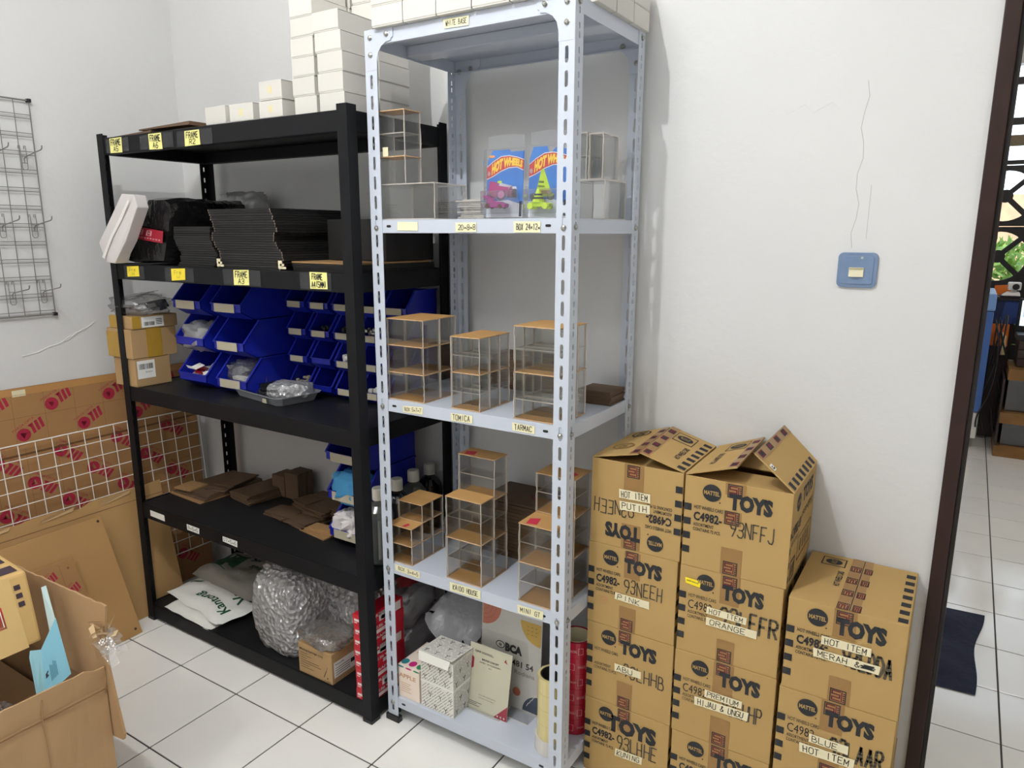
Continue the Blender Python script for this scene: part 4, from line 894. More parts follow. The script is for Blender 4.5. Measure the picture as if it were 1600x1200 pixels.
# ---- carded toy cars in clear protectors
HWB = M('card_blue_print', (28, 104, 196), .4, nz=.25, ns=18, col2=(40, 130, 214)); HWR = M('card_red_print', (198, 34, 40), .45); HWY = M('card_yellow_print', (250, 206, 40), .45); HWW = M('card_white_print', (232, 232, 234), .45)
PURP = M('purple_toy_paint', (150, 30, 120), .25, spec=.7); LIME = M('lime_toy_paint', (196, 226, 40), .3); PINKP = M('pink_print', (222, 130, 190), .5); ORNG = M('orange_print', (240, 150, 50), .5)
def carpack(x0, z0, w, h, label, kind, tilt=.01):
    o = thing('toy_car_pack', label, 'toy car pack', (x0 + w / 2, -.375, z0), 'carded toy cars on the second shelf'); yb = -.372
    fn = lambda a, b, e=0: (x0 + a * w, yb - e + tilt * b, z0 + b * h)
    card = [(.04, .02), (.98, .02), (.98, .93), (.78, .95), (.70, .985), (.55, .90), (.50, .90), (.45, .985), (.12, .985), (.04, .82)] if kind else [(.04, .02), (.97, .02), (.97, .955), (.64, .955), (.60, .985), (.18, .985), (.05, .84)]
    m = MB().prism(card, lambda a, b, d: fn(a, b, d), 0, .0007); cd = m.build('card', HWB, o)
    L = lambda e: (lambda a, b: fn(a, b, e))
    f1, f2, f3 = L(.0011), L(.0014), L(.0017)
    m = MB(); m.add([f1(.05, .02), f1(.97, .02), f1(.97, .20), f1(.60, .27), f1(.05, .24)], [(0, 1, 2, 3, 4)]); m.build('white_panel', HWW, cd)
    band = [(.04, .58), (.2, .62), (.4, .69), (.6, .735), (.8, .74), (.97, .69)]; tk = .165
    m = MB()
    n = len(band); up = [(a, b + tk + .04 * math.sin(i * 1.1)) for i, (a, b) in enumerate(band)]
    m.add([f1(a, b - .012) for a, b in band] + [f1(a, b + .012) for a, b in up], [(i, i + 1, n + i + 1, n + i) for i in range(n - 1)], 0)
    m.add([f2(a, b) for a, b in band] + [f2(a, b) for a, b in up], [(i, i + 1, n + i + 1, n + i) for i in range(n - 1)], 1)
    def fb(a, b, e=.0017):
        i = min(int(a * (n - 1)), n - 2); t = a * (n - 1) - i
        q = lambda P_: (P_[i][0] * (1 - t) + P_[i + 1][0] * t, P_[i][1] * (1 - t) + P_[i + 1][1] * t)
        lo, hi = q(band), q(up); return fn(lo[0] * (1 - b) + hi[0] * b, lo[1] * (1 - b) + hi[1] * b, e)
    text(m, fb, 'HOT WHEELS', .15, .10, .97, .92, 2, .07, .15); m.disc(f2, .09, .655, .035, 14, 0)
    m.build('banner', [HWW, HWR, HWY], cd)
    m = MB()
    if not kind:
        for q, mi in (([(.06, .32), (.30, .30), (.34, .52), (.12, .55)], 0), ([(.28, .36), (.72, .32), (.70, .47), (.36, .51)], 0), ([(.36, .48), (.70, .44), (.70, .47), (.38, .52)], 1), ([(.58, .30), (.82, .30), (.80, .43), (.60, .42)], 2), ([(.60, .42), (.82, .42), (.80, .46), (.62, .46)], 1)):
            m.add([f2(a, b) for a, b in q], [tuple(range(len(q)))], mi)
        m.disc(f2, .42, .34, .13, 16, 2, .075); m.disc(f3, .42, .35, .09, 14, 3, .055); m.disc(f2, .14, .33, .09, 14, 2, .06); m.disc(f3, .38, .53, .06, 10, 4, .02)
        m.disc(f2, .16, .90, .08, 12, 5, .018)
    else:
        for q, mi in (([(.18, .30), (.62, .30), (.66, .34), (.16, .34)], 4), ([(.22, .34), (.60, .34), (.41, .66), (.33, .66)], 4), ([(.22, .335), (.585, .335), (.56, .39), (.25, .39)], 0), ([(.26, .43), (.44, .42), (.43, .45), (.27, .46)], 2), ([(.28, .49), (.41, .485), (.40, .515), (.29, .52)], 2)):
            m.add([f2(a, b) for a, b in q], [tuple(range(len(q)))], mi)
        m.disc(f2, .16, .30, .09, 14, 2, .05); m.disc(f2, .58, .30, .09, 14, 2, .05); m.disc(f2, .37, .655, .045, 12, 4, .03)
    m.build('car_picture', [M('card_magenta', (176, 44, 120), .5) if not kind else M('card_coral', (214, 60, 90), .5), HWW, INKB, PINKP, LIME, ORNG], cd)
    m = MB(); m.rect(f2, .89, .03, .955, .25); text(m, L(.0016), 'HW', .9, .2, .95, .23); m.build('dark_strip', INKB, cd)
    # the car in its blister
    cy = yb - .018; cx = x0 + w * .42; cz = z0 + .026
    car = MB()
    if not kind:
        pr_ = [(-.030, .0), (.028, .0), (.032, .008), (.012, .014), (-.006, .015), (-.012, .022), (-.030, .030), (-.034, .028), (-.022, .016)]
        car.prism([(a, b) for a, b in pr_], lambda a, b, d: (cx + a, cy + d, cz + b), -.010, .010); cb = car.build('toy_car', PURP, o, bevel=.002)
        w2 = ((-.020, .004, .0065), (.016, .003, .0055)); tyre = M('brown_toy_wheel', (90, 56, 40), .4)
    else:
        car.prism([(-.028, .0), (.030, .0), (.030, .007), (.010, .010), (-.020, .010), (-.028, .008)], lambda a, b, d: (cx + a, cy + d, cz + b), -.010, .010)
        car.lathe([(.0155, .010), (.004, .040), (.002, .042)], (cx - .004, cy, cz), 14); cb = car.build('toy_car', LIME, o, bevel=.001)
        k_ = MB()
        for zz, r0 in ((.018, .0134), (.026, .0104)): k_.lathe([(r0, zz), (r0 - .0012, zz + .004)], (cx - .004, cy, cz), 14)
        k_.build('black_stripe', INKB, cb)
        w2 = ((-.020, .002, .008), (.020, .002, .008)); tyre = M('lime_toy_wheel', (206, 232, 60), .4)
    for dx, dz, r in w2:
        for dy in (-.0125, .0085):
            MB().lathe([(r * .9, 0), (r, .001), (r, .004), (r * .8, .005)], (cx + dx, cy + dy, cz + dz), 14, 0, 'y').build('wheel', tyre, cb)
    # clear protector case with a bulge and a hang tab
    m = MB(); a0, a1 = x0 + .003, x0 + w - .003
    m.box(x0, yb - .004, z0, x0 + w, yb + .003 + tilt, z0 + h)
    m.build('protector', PET, o, bevel=.001)
    m = MB(); b0 = z0 + .012; b1 = z0 + h * .40
    m.box(x0 + .01, yb - .034, b0, x0 + w - .012, yb - .0045, b1); m.build('blister', PET, o, bevel=.003)
    m = MB(); hz = z0 + h
    m.prism([(x0 + w * .06, hz), (x0 + w * .97, hz), (x0 + w * .97, hz + .03), (x0 + w * .5, hz + .034), (x0 + w * .06, hz + .03)], lambda a, b, d: (a, d + tilt, b), yb - .0006, yb + .0004); m.build('hang_tab', PET, o)
carpack(1.770, zs, .114, .166, 'clear-cased toy car card with a purple car, beside the loose sheets', 0)
carpack(1.892, zs, .114, .168, 'clear-cased toy car card with a lime cone-shaped car, by the front post', 1)
# board piles at the back of the white shelves
zs = WZ[2] + .0006
for k in range(8): loose('fibreboard_sheet', 1.935 + rnd.uniform(-.004, .004), 2.030 + rnd.uniform(-.003, .003), -.155, -.06, zs + .0047 * k, .0042, rnd.uniform(-.02, .02), MDF, f'{nth(k+1)} brown board up in the pile at the right rear of the middle white shelf', 'board', 'brown boards at the right rear of the middle white shelf')
for k in range(14): loose('fibreboard_sheet', 1.618 + rnd.uniform(-.006, .006), 1.83 + rnd.uniform(-.006, .006), -.115, -.035, zs + .0076 * k, .0066, rnd.uniform(-.02, .02), MDF, f'{nth(k+1)} dark board up in the long pile at the back of the middle white shelf', 'board', 'dark boards at the back of the middle white shelf')
zs = WZ[3] + .0006
for k in range(15): loose('fibreboard_sheet', 1.635 + rnd.uniform(-.006, .006), 1.855 + rnd.uniform(-.006, .006), -.20, -.04, zs + .0112 * k, .0098, rnd.uniform(-.02, .02), MDF, f'{nth(k+1)} dark board up in the tall pile at the back of the lower white shelf', 'board', 'dark boards at the back of the lower white shelf')
topb = loose('printed_board', 1.64, 1.855, -.20, -.04, zs + .169, .006, .02, MDF, 'brown board with red printed ring, topmost at back of the lower white shelf', 'board', None)
m = MB(); fn = plane((1.80, -.12, zs + .1756), (1, 0, 0), (0, 1, 0))
for k in range(20):
    a0, a1 = k * math.pi / 10, (k + 1) * math.pi / 10
    m.add([fn(r * math.cos(a), .7 * r * math.sin(a)) for r, a in ((.026, a0), (.026, a1), (.034, a1), (.034, a0))], [(0, 1, 2, 3)])
m.build('red_print', INKR, topb)
# a folded clear bag leaning behind the middle stack
m = MB().lump((1.50, -.13, zs + .03), (.05, .06, .028), 71, .2); tag(center(m.build('plastic_bag', BAGC, smooth=True)), 'crumpled clear bag at the back left of the lower white shelf', 'bag')
# ---- bottom white shelf
zs = WZ[4] + .0006
CREAM = M('cream_pink_card', (238, 222, 206), .6)
ab = thing('fruit_box', 'cream carton printed with coloured fruits, beside the patterned boxes', 'box', (1.505, -.33, zs))
MB().box(1.462, -.404, zs, 1.545, -.262, zs + .108).build('box_body', CREAM, ab, bevel=.0015)
m = MB(); fT = plane((1.462, -.404, zs + .1086), (1, 0, 0), (0, 1, 0)); fF = plane((1.462, -.4046, zs), (1, 0, 0), (0, 0, 1))
for cx, mi in ((.012, 0), (.042, 1), (.072, 2)): m.disc(fT, cx, .022, .0125, 16, mi, .014); m.disc(fF, cx, .104, .0125, 12, mi, .003)
text(m, fT, 'APPLE', .012, .075, .078, .10, 3, .02); text(m, fF, 'APPLE', .004, .068, .07, .082, 3, .02)
for k in range(5): m.rect(fF, .012, .05 - .007 * k, .05 - .006 * (k % 2), .0515 - .007 * k, 3)
m.build('fruit_print', [M('teal_print', (40, 130, 140), .5), M('magenta_print', (196, 40, 120), .5), M('leaf_green_print', (60, 140, 100), .5), M('tan_print', (200, 150, 110), .5)], ab)
PATW = M('patterned_box_card', (226, 224, 216), .6); PATG = M('grey_pattern_print', (120, 118, 112), .6)
def patbox(z0, z1, label, open_=False):
    x0, x1, y0, y1 = 1.553, 1.674, -.405, -.302
    o = thing('patterned_box', label, 'box', ((x0 + x1) / 2, (y0 + y1) / 2, z0), 'patterned boxes on the bottom white shelf')
    MB().box(x0, y0, z0, x1, y1, z1).build('box_body', PATW, o, bevel=.001)
    m = MB()
    def pat(fn, W, Hh):
        n = 0
        k = -Hh
        rows = int((W + Hh) / .0105)
        for r in range(rows):
            c = -Hh + r * .0105 + .004
            # slanted dashes
            t = 0
            a, b = max(0, -c) if c < 0 else 0, min(Hh, W - c)
            if b - a < .012: continue
            y = a + .003
            while y < b - .012:
                L = rnd.choice((.010, .016)); y2 = min(y + L, b - .003)
                m.add([fn(c + y, y), fn(c + y + .0022, y), fn(c + y2 + .0022, y2), fn(c + y2, y2)], [(0, 1, 2, 3)], 0)
                y = y2 + .003
        for i in range(int(W / .038)):
            for j in range(int(Hh / .036) + 1):
                cx, cy = .016 + i * .038 + (.019 if j % 2 else 0), .014 + j * .036
                if cx < W - .008 and cy < Hh - .008:
                    for (a, b), (c, d) in (((0, -.008), (0, .003)), ((0, .002), (-.006, .008)), ((0, .002), (.006, .008))):
                        m.tube([fn(cx + a, cy + b), fn(cx + c, cy + d)], .0009, 3, 1)
    pat(plane((x0, y0 - .0005, z0), (1, 0, 0), (0, 0, 1)), x1 - x0, z1 - z0)
    pat(plane((x1 + .0005, y0, z0), (0, 1, 0), (0, 0, 1)), y1 - y0, z1 - z0)
    if not open_: pat(plane((x0, y0, z1 + .0004), (1, 0, 0), (0, 1, 0)), x1 - x0, y1 - y0)
    m.build('grey_print', [PATG, M('dark_tree_print', (70, 68, 66), .6)], o)
    if open_:
        f = [(x0 - .001, y1, z1 + .003), (x1 + .001, y1, z1 + .003), (x1 + .001, y0 - .004, z1 + .012), (x0 - .001, y0 - .006, z1 + .010)]
        m = MB(); g = quadfn((f[0], f[1], f[2], f[3])); m.prism([(0, 0), (1, 0), (1, 1), (0, 1)], lambda a, b, d: Vector(g(a, b)) + Vector((0, 0, d)), 0, .0012)
        m.prism([(0, 0), (.96, .02), (.94, -1), (.06, -1)], lambda a, b, d: (x0 + a * (x1 - x0), y0 - .006 - d - .010 * -b, z1 + .0105 + .022 * b), 0, .001); lid = m.build('lid', PATW, o)
        m = MB(); pat(lambda a, b: Vector(g(a / (x1 - x0), b / (y1 - y0))) + Vector((0, 0, .0018)), x1 - x0, y1 - y0); m.build('grey_print', [PATG, bpy.data.materials['dark_tree_print']], lid)
    return o
pb0 = patbox(zs, zs + .0895, 'lower of two boxes patterned with grey tree motifs')
MB().box(1.5522, -.4062, zs + .0862, 1.6750, -.3015, zs + .0897).build('lid_rim', PAPERW, pb0, bevel=.0006)
patbox(zs + .0902, zs + .177, 'upper patterned box with its lid flap slightly open', True)
STAND = clear('stand_acrylic', (245, 245, 240), .05, .0)
def stand(name, x0, x1, yb, z0, z1, tilt, label, cardmat, foot):
    o = thing(name, label, 'sign stand', ((x0 + x1) / 2, yb, z0)); fn = lambda a, b, e=0: (x0 + a, yb + tilt * b / (z1 - z0) - e, z0 + b)
    m = MB().prism([(0, 0), (x1 - x0, 0), (x1 - x0, z1 - z0), (0, z1 - z0)], lambda a, b, d: fn(a, b, d), 0, .0012); c = m.build('card', cardmat, o)
    m = MB().prism([(-.002, 0), (x1 - x0 + .002, 0), (x1 - x0 + .002, z1 - z0 + .002), (-.002, z1 - z0 + .002)], lambda a, b, d: fn(a, b, d), .0022, .0036, 0, 1); m.build('front_pane', [ACR, ACRE], o)
    MB().box(x0 + foot[0], yb - foot[2], z0, x0 + foot[1], yb + .004, z0 + .003, 0, 1).build('foot', [ACR, ACRE], o)
    return o, c, (lambda a, b: fn(a, b, .0016)), (lambda a, b: fn(a, b, .0019))
o, c, f1, f2 = stand('payment_sign', 1.664, 1.812, -.332, zs, zs + .197, .034, 'cream payment sign stand with red corners, in front of larger sign', M('cream_sign_card', (232, 228, 206), .5), (.01, .13, .012))
W_, H_ = .148, .197
m = MB(); SR = M('sign_red_print', (190, 44, 74), .5)
m.add([f1(0, .11), f1(.018, .124), f1(.018, .152), f1(0, .166)], [(0, 1, 2, 3)], 0); m.add([f1(W_ - .045, 0), f1(W_, 0), f1(W_, .045)], [(0, 1, 2)], 0)
text(m, f1, 'QRIS', .018, .171, .04, .178, 1, .03); m.rect(f1, .042, .172, .085, .1735, 1); m.rect(f1, .042, .1755, .08, .177, 1)
text(m, f1, 'MADIUN CONCEPT', .045, .152, .105, .158, 1, .03); text(m, f1, 'NMID : ID1020034891', .038, .143, .112, .1475, 1); text(m, f1, 'A01', .07, .133, .082, .137, 1)
text(m, f1, 'SATU QRIS UNTUK SEMUA', .045, .046, .105, .0495, 1); text(m, f1, 'Cek aplikasi penyelenggara', .045, .038, .10, .0415, 1); m.rect(f1, .01, .016, .04, .0175, 1); m.rect(f1, .01, .011, .05, .0125, 1); m.rect(f1, .01, .021, .058, .0225, 1)
for k in range(3): m.disc(f2, W_ - .032 + .0115 * k, .0065, .003, 10, 2)
m.add([f1(.122, .17), f1(.128, .180), f1(.130, .172), f1(.136, .166)], [(0, 1, 2, 3)], 0)
m.build('sign_print', [SR, INKB, PAPERW], c)
o, c, f1, f2 = stand('account_sign', 1.672, 1.882, -.262, zs, zs + .308, .016, 'large white bank sign stand with coloured corner shapes, behind cream sign', M('white_sign_card', (214, 212, 208), .5), (.115, .20, .05))
W_, H_ = .21, .308
m = MB()
def qd(cx, cy, r, a0, a1, mi, n=12):
    m.add([f1(cx, cy)] + [f1(cx + r * math.cos(a0 + (a1 - a0) * k / n), cy + r * math.sin(a0 + (a1 - a0) * k / n)) for k in range(n + 1)], [tuple(range(n + 2))], mi)
qd(.002, H_ - .004, .066, -math.pi / 2, 0, 0); qd(W_ - .003, H_ - .02, .07, math.pi, 1.5 * math.pi, 1); qd(W_ - .003, .004, .055, math.pi / 2, math.pi, 2); qd(W_ * .62, .055, .014, 0, 2 * math.pi, 0)
for k in range(3):
    for j in range(12):
        a0, a1 = -math.pi / 2 + j * math.pi / 24, -math.pi / 2 + (j + 1) * math.pi / 24
        r = .02 + .014 * k; m.add([f2(.002 + q * math.cos(a), H_ - .004 + q * math.sin(a)) for q, a in ((r, a0), (r, a1), (r + .0012, a1), (r + .0012, a0))], [(0, 1, 2, 3)], 4)
for k in range(9): m.rect(f2, W_ - .05 + .014 * (k % 3), H_ - .035 - .012 * (k // 3), W_ - .044 + .014 * (k % 3), H_ - .0338 - .012 * (k // 3), 3)
for k in range(4): m.add([f2(W_ - .045 + .009 * k, .02 + .012 * k), f2(W_ - .043 + .009 * k, .02 + .012 * k), f2(W_ - .036 + .009 * k, .034 + .012 * k), f2(W_ - .038 + .009 * k, .034 + .012 * k)], [(0, 1, 2, 3)], 5)
text(m, f1, 'BCA', .085, .172, .145, .20, 3, .07); m.disc(f1, .068, .188, .016, 16, 3, .012); m.disc(f2, .068, .188, .013, 16, 5, .009); m.disc(f2, .068, .188, .006, 10, 3)
text(m, f1, '0481 481 54', .05, .135, .185, .155, 3, .02); text(m, f1, 'Intan Rodiana', .07, .112, .19, .125, 6); text(m, f1, 'com', .085, .045, .108, .055, 3, .02)
m.rect(f1, .10, .205, .2, .2062, 6) if False else None
m.build('sign_print', [M('terracotta_print', (206, 120, 92), .5), M('ochre_print', (214, 176, 62), .5), M('slate_print', (52, 66, 92), .5), INKB, M('rust_line_print', (170, 90, 66), .5), PAPERW, M('grey_text_print', (120, 118, 116), .5)], c)
# tape rolls
def roll(x, y, z, r, ri, h, label, mat, group, core, win=None):
    o = thing('tape_roll', label, 'tape roll', (x, y, z), group); n = 28
    m = MB()
    for a, b in ((r, r), (ri + .003, ri + .003)): pass
    v = []; f = []
    for rr, zz in ((r, z), (r, z + h), (ri + .003, z + h), (ri + .003, z)):
        for k in range(n): v.append((x + rr * math.cos(2 * math.pi * k / n), y + rr * math.sin(2 * math.pi * k / n), zz))
    f = [(j * n + k, j * n + (k + 1) % n, ((j + 1) % 4) * n + (k + 1) % n, ((j + 1) % 4) * n + k) for j in range(4) for k in range(n)]
    m.add(v, f); bd = m.build('tape_winding', mat, o)
    v = []
    for rr, zz in ((ri + .0028, z), (ri + .0028, z + h), (ri, z + h), (ri, z)):
        for k in range(n): v.append((x + rr * math.cos(2 * math.pi * k / n), y + rr * math.sin(2 * math.pi * k / n), zz))
    MB().add(v, f).build('core', core, o)
    return o, bd
CLT = M('yellowish_clear_tape', (214, 200, 142), .22, nz=.06, ns=20); CLT2 = M('clear_tape_winding', (214, 210, 204), .2, nz=.08, ns=16); CORE = M('black_core', (40, 38, 38), .7)
rt = M('red_fragile_tape', (176, 26, 52), .25, nz=.1, ns=24)
hs = (.046, .048, .048, .048)
z = zs
for k in range(5):
    h = .046; roll(1.978 - (.0 if k else .004), -.352, z, .044 if k else .047, .034, h - .0008, ['clear whitish tape roll, lowest of the front tape stack', 'yellowish tape roll, second up in the front stack', 'yellowish tape roll, third up in the front stack', 'yellowish tape roll, fourth up in the front stack', 'yellowish tape roll on top of the front stack'][k], CLT2 if k == 0 else CLT, 'tape rolls at the front of the bottom shelf', CORE); z += h
z = zs
for k in range(6):
    h = .048
    o, bd = roll(1.984, -.232, z, .048, .037, h - .0008, f'{nth(k+1)} red printed tape roll up in the rear tape stack', rt, 'red tape rolls on the bottom shelf', MASK)
    m = MB(); cyl = lambda a, b, z=z: (1.984 + .0484 * math.sin(a / .048), -.232 - .0484 * math.cos(a / .048), z + b)
    for j in range(6):
        a0 = -.02 + .024 * j
        m.frame(cyl, a0, .012, a0 + .015, .032, .0015) if (j + k) % 2 else text(m, cyl, ['JANGAN', 'FRAGILE', 'BANTING'][k % 3], a0, .018, a0 + .021, .026)
    m.build('pale_print', M('tape_pale_print', (216, 150, 156), .5) if 'tape_pale_print' not in bpy.data.materials else bpy.data.materials['tape_pale_print'], bd)
    z += h
# soft things behind them
m = MB(); fn = lambda a, b: (1.60 + .10 * a + .10 * (b - .5), -.235 + .16 * b, zs + .185 + .10 * b - .015 * a + .01 * math.sin(a * 9))
roll_ = MB(); pts = []
nn = 14
for j in range(9):
    b = j / 8; cx, cy, cz = 1.515 + .105 * b, -.235 + .17 * b, zs + .145 + .150 * b
    for k in range(nn):
        a = 2 * math.pi * k / nn; pts.append((cx + .078 * math.cos(a) + .004 * math.sin(3 * a + j), cy + .03 * math.sin(a) * .8, cz + .028 * math.sin(a) - .045 * math.cos(a)))
roll_.add(pts, [(j * nn + k, j * nn + (k + 1) % nn, (j + 1) * nn + (k + 1) % nn, (j + 1) * nn + k) for j in range(8) for k in range(nn)] + [tuple(range(nn)), tuple(range(8 * nn, 9 * nn))])
tag(center(roll_.build('film_sheet_roll', M('grey_translucent_film', (160, 161, 165), .25, bump=.6, bs=12), smooth=True)), 'slanting grey plastic film roll behind the patterned boxes', 'film roll')
BLB = clear('blue_bottle_plastic', (110, 150, 190), .1, .35, (50, 96, 150), .08)
m = MB().lathe([(.030, 0), (.033, .005), (.033, .03), (.030, .036), (.033, .042), (.033, .09), (.02, .112), (.012, .12), (.012, .135)], (1.495, -.185, zs), 20); tag(center(m.build('water_bottle', BLB)), 'blue water bottle behind the cream fruit carton', 'bottle')
m = MB().lump((1.345, -.21, z5 + .325), (.03, .05, .045), 81, .25); 
tag(center(m.build('red_cloth', M('dark_red_cloth', (120, 12, 26), .8, bump=.4, bs=18), smooth=True)), 'dark red cloth above the grey bags behind the red boxes', 'cloth')
# ================================================================ STACKED TOY CARTONS BY THE DOOR
def seal(m, fn, cx, cy, w, h, ib=0, ir=1):
    """the printed square seal on the brown tape: rounded black frame with red strokes"""
    m.frame(fn, cx - w / 2, cy - h / 2, cx + w / 2, cy + h / 2, w * .07, ib)
    x0, y0, x1, y1 = cx - w * .40, cy - h * .38, cx + w * .16, cy + h * .38; t = w * .085
    for k in range(4): m.rect(fn, x0, y0 + (y1 - y0) * k / 3.3, x1, y0 + (y1 - y0) * k / 3.3 + t, ir)
    m.rect(fn, x0, y0, x0 + t, y0 + (y1 - y0) * .3, ir); m.rect(fn, x1 - t, y0 + (y1 - y0) * .33, x1, y0 + (y1 - y0) * .66, ir); m.rect(fn, x0, y0 + (y1 - y0) * .6, x0 + t, y1, ir)
    m.rect(fn, cx + w * .20, y0, cx + w * .27, y1, ir)
    for k in range(5): m.rect(fn, cx + w * .31, y0 + (y1 - y0) * k / 5, cx + w * .42, y0 + (y1 - y0) * (k + .6) / 5, ib if k % 2 else ir)
def toy_carton(x0, x1, y0, y1, z0, z1, label, code, names, flip=False, opened=False, bold=True, right=False, code_dots=False, toys=(.43, .83, .105, .285), stamp=False, yellow=False, code_xy=(.45, .87, .40, .56), erased=False, top=False, tapes=((.40, .57, 0, .5), (.40, .585, .71, 1))):
    o = thing('toy_carton', label, 'carton', ((x0 + x1) / 2, (y0 + y1) / 2, z0), 'stacked toy cartons by the door'); W, Hh, D = x1 - x0, z1 - z0, y1 - y0; t = .004
    m = MB()
    if opened:
        m.box(x0, y0, z0, x1, y0 + t, z1).box(x0, y1 - t, z0, x1, y1, z1).box(x0, y0 + t, z0, x0 + t, y1 - t, z1).box(x1 - t, y0 + t, z0, x1, y1 - t, z1).box(x0 + t, y0 + t, z0, x1 - t, y1 - t, z0 + t)
        m.build('carton_body', KRAFT, o, bevel=.0012)
        for a, b in ((y0 + t, y0 + .115), (y1 - .115, y1 - t)): MB().box(x0 + .006, a, z1 - .010, x1 - .006, b, z1 - .007).build('inner_flap', KRAFT, o)
    else:
        m.box(x0, y0, z0, x1, y1, z1); m.build('carton_body', KRAFT, o, bevel=.0022)
    e = .0013
    if flip: base = plane((x1, y0, z0), (-1, 0, 0), (0, 0, -1)); fx = lambda eps: (lambda u, v: Vector((x1 - u * W, y0 - eps, z0 + v * Hh)))
    else: fx = lambda eps: (lambda u, v: Vector((x0 + u * W, y0 - eps, z1 - v * Hh)))
    F = fx(e)                       # u right, v down, as the print reads
    T = lambda m, s, u0, v0, u1, v1, mi=0, b=0.: text(m, lambda a, c: F(a, -c), s, u0, -v1, u1, -v0, mi, b)
    m = MB()
    m.disc(F, .265, .145, .092, 40, 0, .096, .07)
    f2 = fx(e * 1.6); text(m, lambda a, c: f2(a, -c), 'MATTEL', .19, -.168, .34, -.122, 1, .03); m.disc(F, .345, .235, .008, 8, 0)
    u0, u1, v0, v1 = toys; T(m, 'TOYS', u0, v0, u1, v1, 0, .065)
    bb = .034 if bold else -.004
    T(m, 'HOT WHEELS CARS', .10, .305, .38, .345, 0, .012 if bold else 0)
    if not erased: T(m, 'C4982-', .10, .375, .375, .475, 0, bb)
    T(m, 'ASSORTMENT', .10, .497, .30, .533, 0, .012 if bold else 0); T(m, 'CONTAINS 72 PCS.', .10, .55, .37, .586, 0, .012 if bold else 0)
    for k in range(4): m.rect(F, .004, .30 + .158 * k, .075, .375 + .158 * k)
    pl = m.build('printed_lettering', [INKB, KRAFT], o)
    m = MB(); a, b, c, d = code_xy; hand(m, lambda u, v: F(u, -v), code, a, -d, b, -c, .085 if not code_dots else .13, 0, 0, code_dots)
    m.build('code_lettering', M('grey_code_print', (84, 76, 62), .7) if 'grey_code_print' not in bpy.data.materials else bpy.data.materials['grey_code_print'], o)
    FT = lambda eps: (lambda u, v: Vector((x0 + u * W, y0 - eps, z1 - v * Hh)))
    for (ua, ub, va, vb) in tapes:
        m = MB(); g = FT(.0009); n = 6
        for i in range(n): m.add([g(ua, va + (vb - va) * i / n), g(ub, va + (vb - va) * i / n), g(ub, va + (vb - va) * (i + 1) / n), g(ua, va + (vb - va) * (i + 1) / n)], [(0, 3, 2, 1)])
        g2 = FT(.0012); uc = (ua + ub) / 2 - .005
        for vc in ((.085, .395) if va < .1 and vb > .45 else (.085,) if va < .1 else (.92,) if vb > .95 else ((va + vb) / 2,)): seal(m, lambda x, y: g2(uc + x / W, vc - y / Hh), 0, 0, .034, .033, 1, 2)
        m.build('packing_tape', [TAPEB_, INKB, INKR], o)
    for q, s in names:
        TL, TR, BR, BL = [(x, y0 - .0024, z) for x, z in q]; g = quadfn((TL, TR, BR, BL)); g2 = quadfn((TL, TR, BR, BL), .0006)
        m = MB(); n = 6
        r = random.Random(len(s)); 
        for i in range(n): m.add([g(i / n, .0 + .03 * (i % 2)), g((i + 1) / n, .03 * ((i + 1) % 2)), g((i + 1) / n, 1 - .02 * ((i + 1) % 2)), g(i / n, 1 - .02 * (i % 2))], [(0, 1, 2, 3)])
        lb = m.build('masking_label', MASK, o)
        m = MB(); sc_ = s.endswith('#'); s2 = s.rstrip('#')
        hand(m, g2, s2, .06, .18, .92 if not sc_ else .72, .82, .11, 0)
        if sc_: 
            rr = random.Random(3); pts = [g2(.74 + .18 * (k % 2) + rr.uniform(-.03, .03), .3 + .035 * k) for k in range(14)]
            m.tube(pts, .0009, 4)
        m.build('handwriting', MARK, lb)
    if stamp:
        m = MB(); g = FT(.0008)
        for r_ in (.0105, .0088):
            for k in range(20):
                a0, a1 = k * math.pi / 10, (k + .8) * math.pi / 10
                m.add([g(.20 + q * math.cos(a) / W, .69 + q * math.sin(a) / Hh) for q, a in ((r_, a0), (r_ + .0007, a0), (r_ + .0007, a1), (r_, a1))], [(0, 1, 2, 3)])
        text(m, lambda a, c: g(a, -c), 'ACC', .175, -.70, .225, -.68); m.build('red_stamp', M('faded_red_ink', (196, 120, 84), .7), o)
    if yellow:
        q = [(2.305, .661), (2.344, .659), (2.343, .642), (2.307, .646)]; TL, TR, BR, BL = [(x, y0 - .0014, z) for x, z in q]; g = quadfn((TL, TR, BR, BL)); m = MB().add([g(0, 0), g(1, 0), g(1, 1), g(0, 1)], [(0, 1, 2, 3)]); st = m.build('yellow_sticker', M('yellow_sticker', (246, 224, 20), .5), o)
        g2 = quadfn((TL, TR, BR, BL), .0005); m = MB(); text(m, g2, 'BOM 29/01/21', .1, .45, .85, .65, 0, .02); m.build('sticker_print', INKB, st)
    if right:
        S = lambda eps: (lambda u, v: Vector((x1 + eps, y0 + u * D, z1 - v * Hh))); g = S(.0006); g2 = S(.0009); m = MB()
        m.disc(g, .26, .18, .085, 30, 0, .10, .07); text(m, lambda a, c: g(a, -c), 'TOYS', .42, -.25, .86, -.08, 0, .05); text(m, lambda a, c: g2(a, -c), 'MATTEL', .19, -.20, .33, -.16, 1, .02)
        text(m, lambda a, c: g(a, -c), 'C4982-93', .05, -.50, .42, -.38, 0, .02); text(m, lambda a, c: g(a, -c), code, .45, -.44, .9, -.34); text(m, lambda a, c: g(a, -c), 'ASSORTMENT', .05, -.58, .35, -.53)
        for k in range(4): m.rect(g, .0, .42 + .15 * k, .035, .49 + .15 * k)
        m.frame(g, .34, .60, .92, .86, .012, 0)
        for k in range(8): m.rect(g, .40 + .055 * k, .66, .405 + .055 * k + .02 * (k % 2), .80)
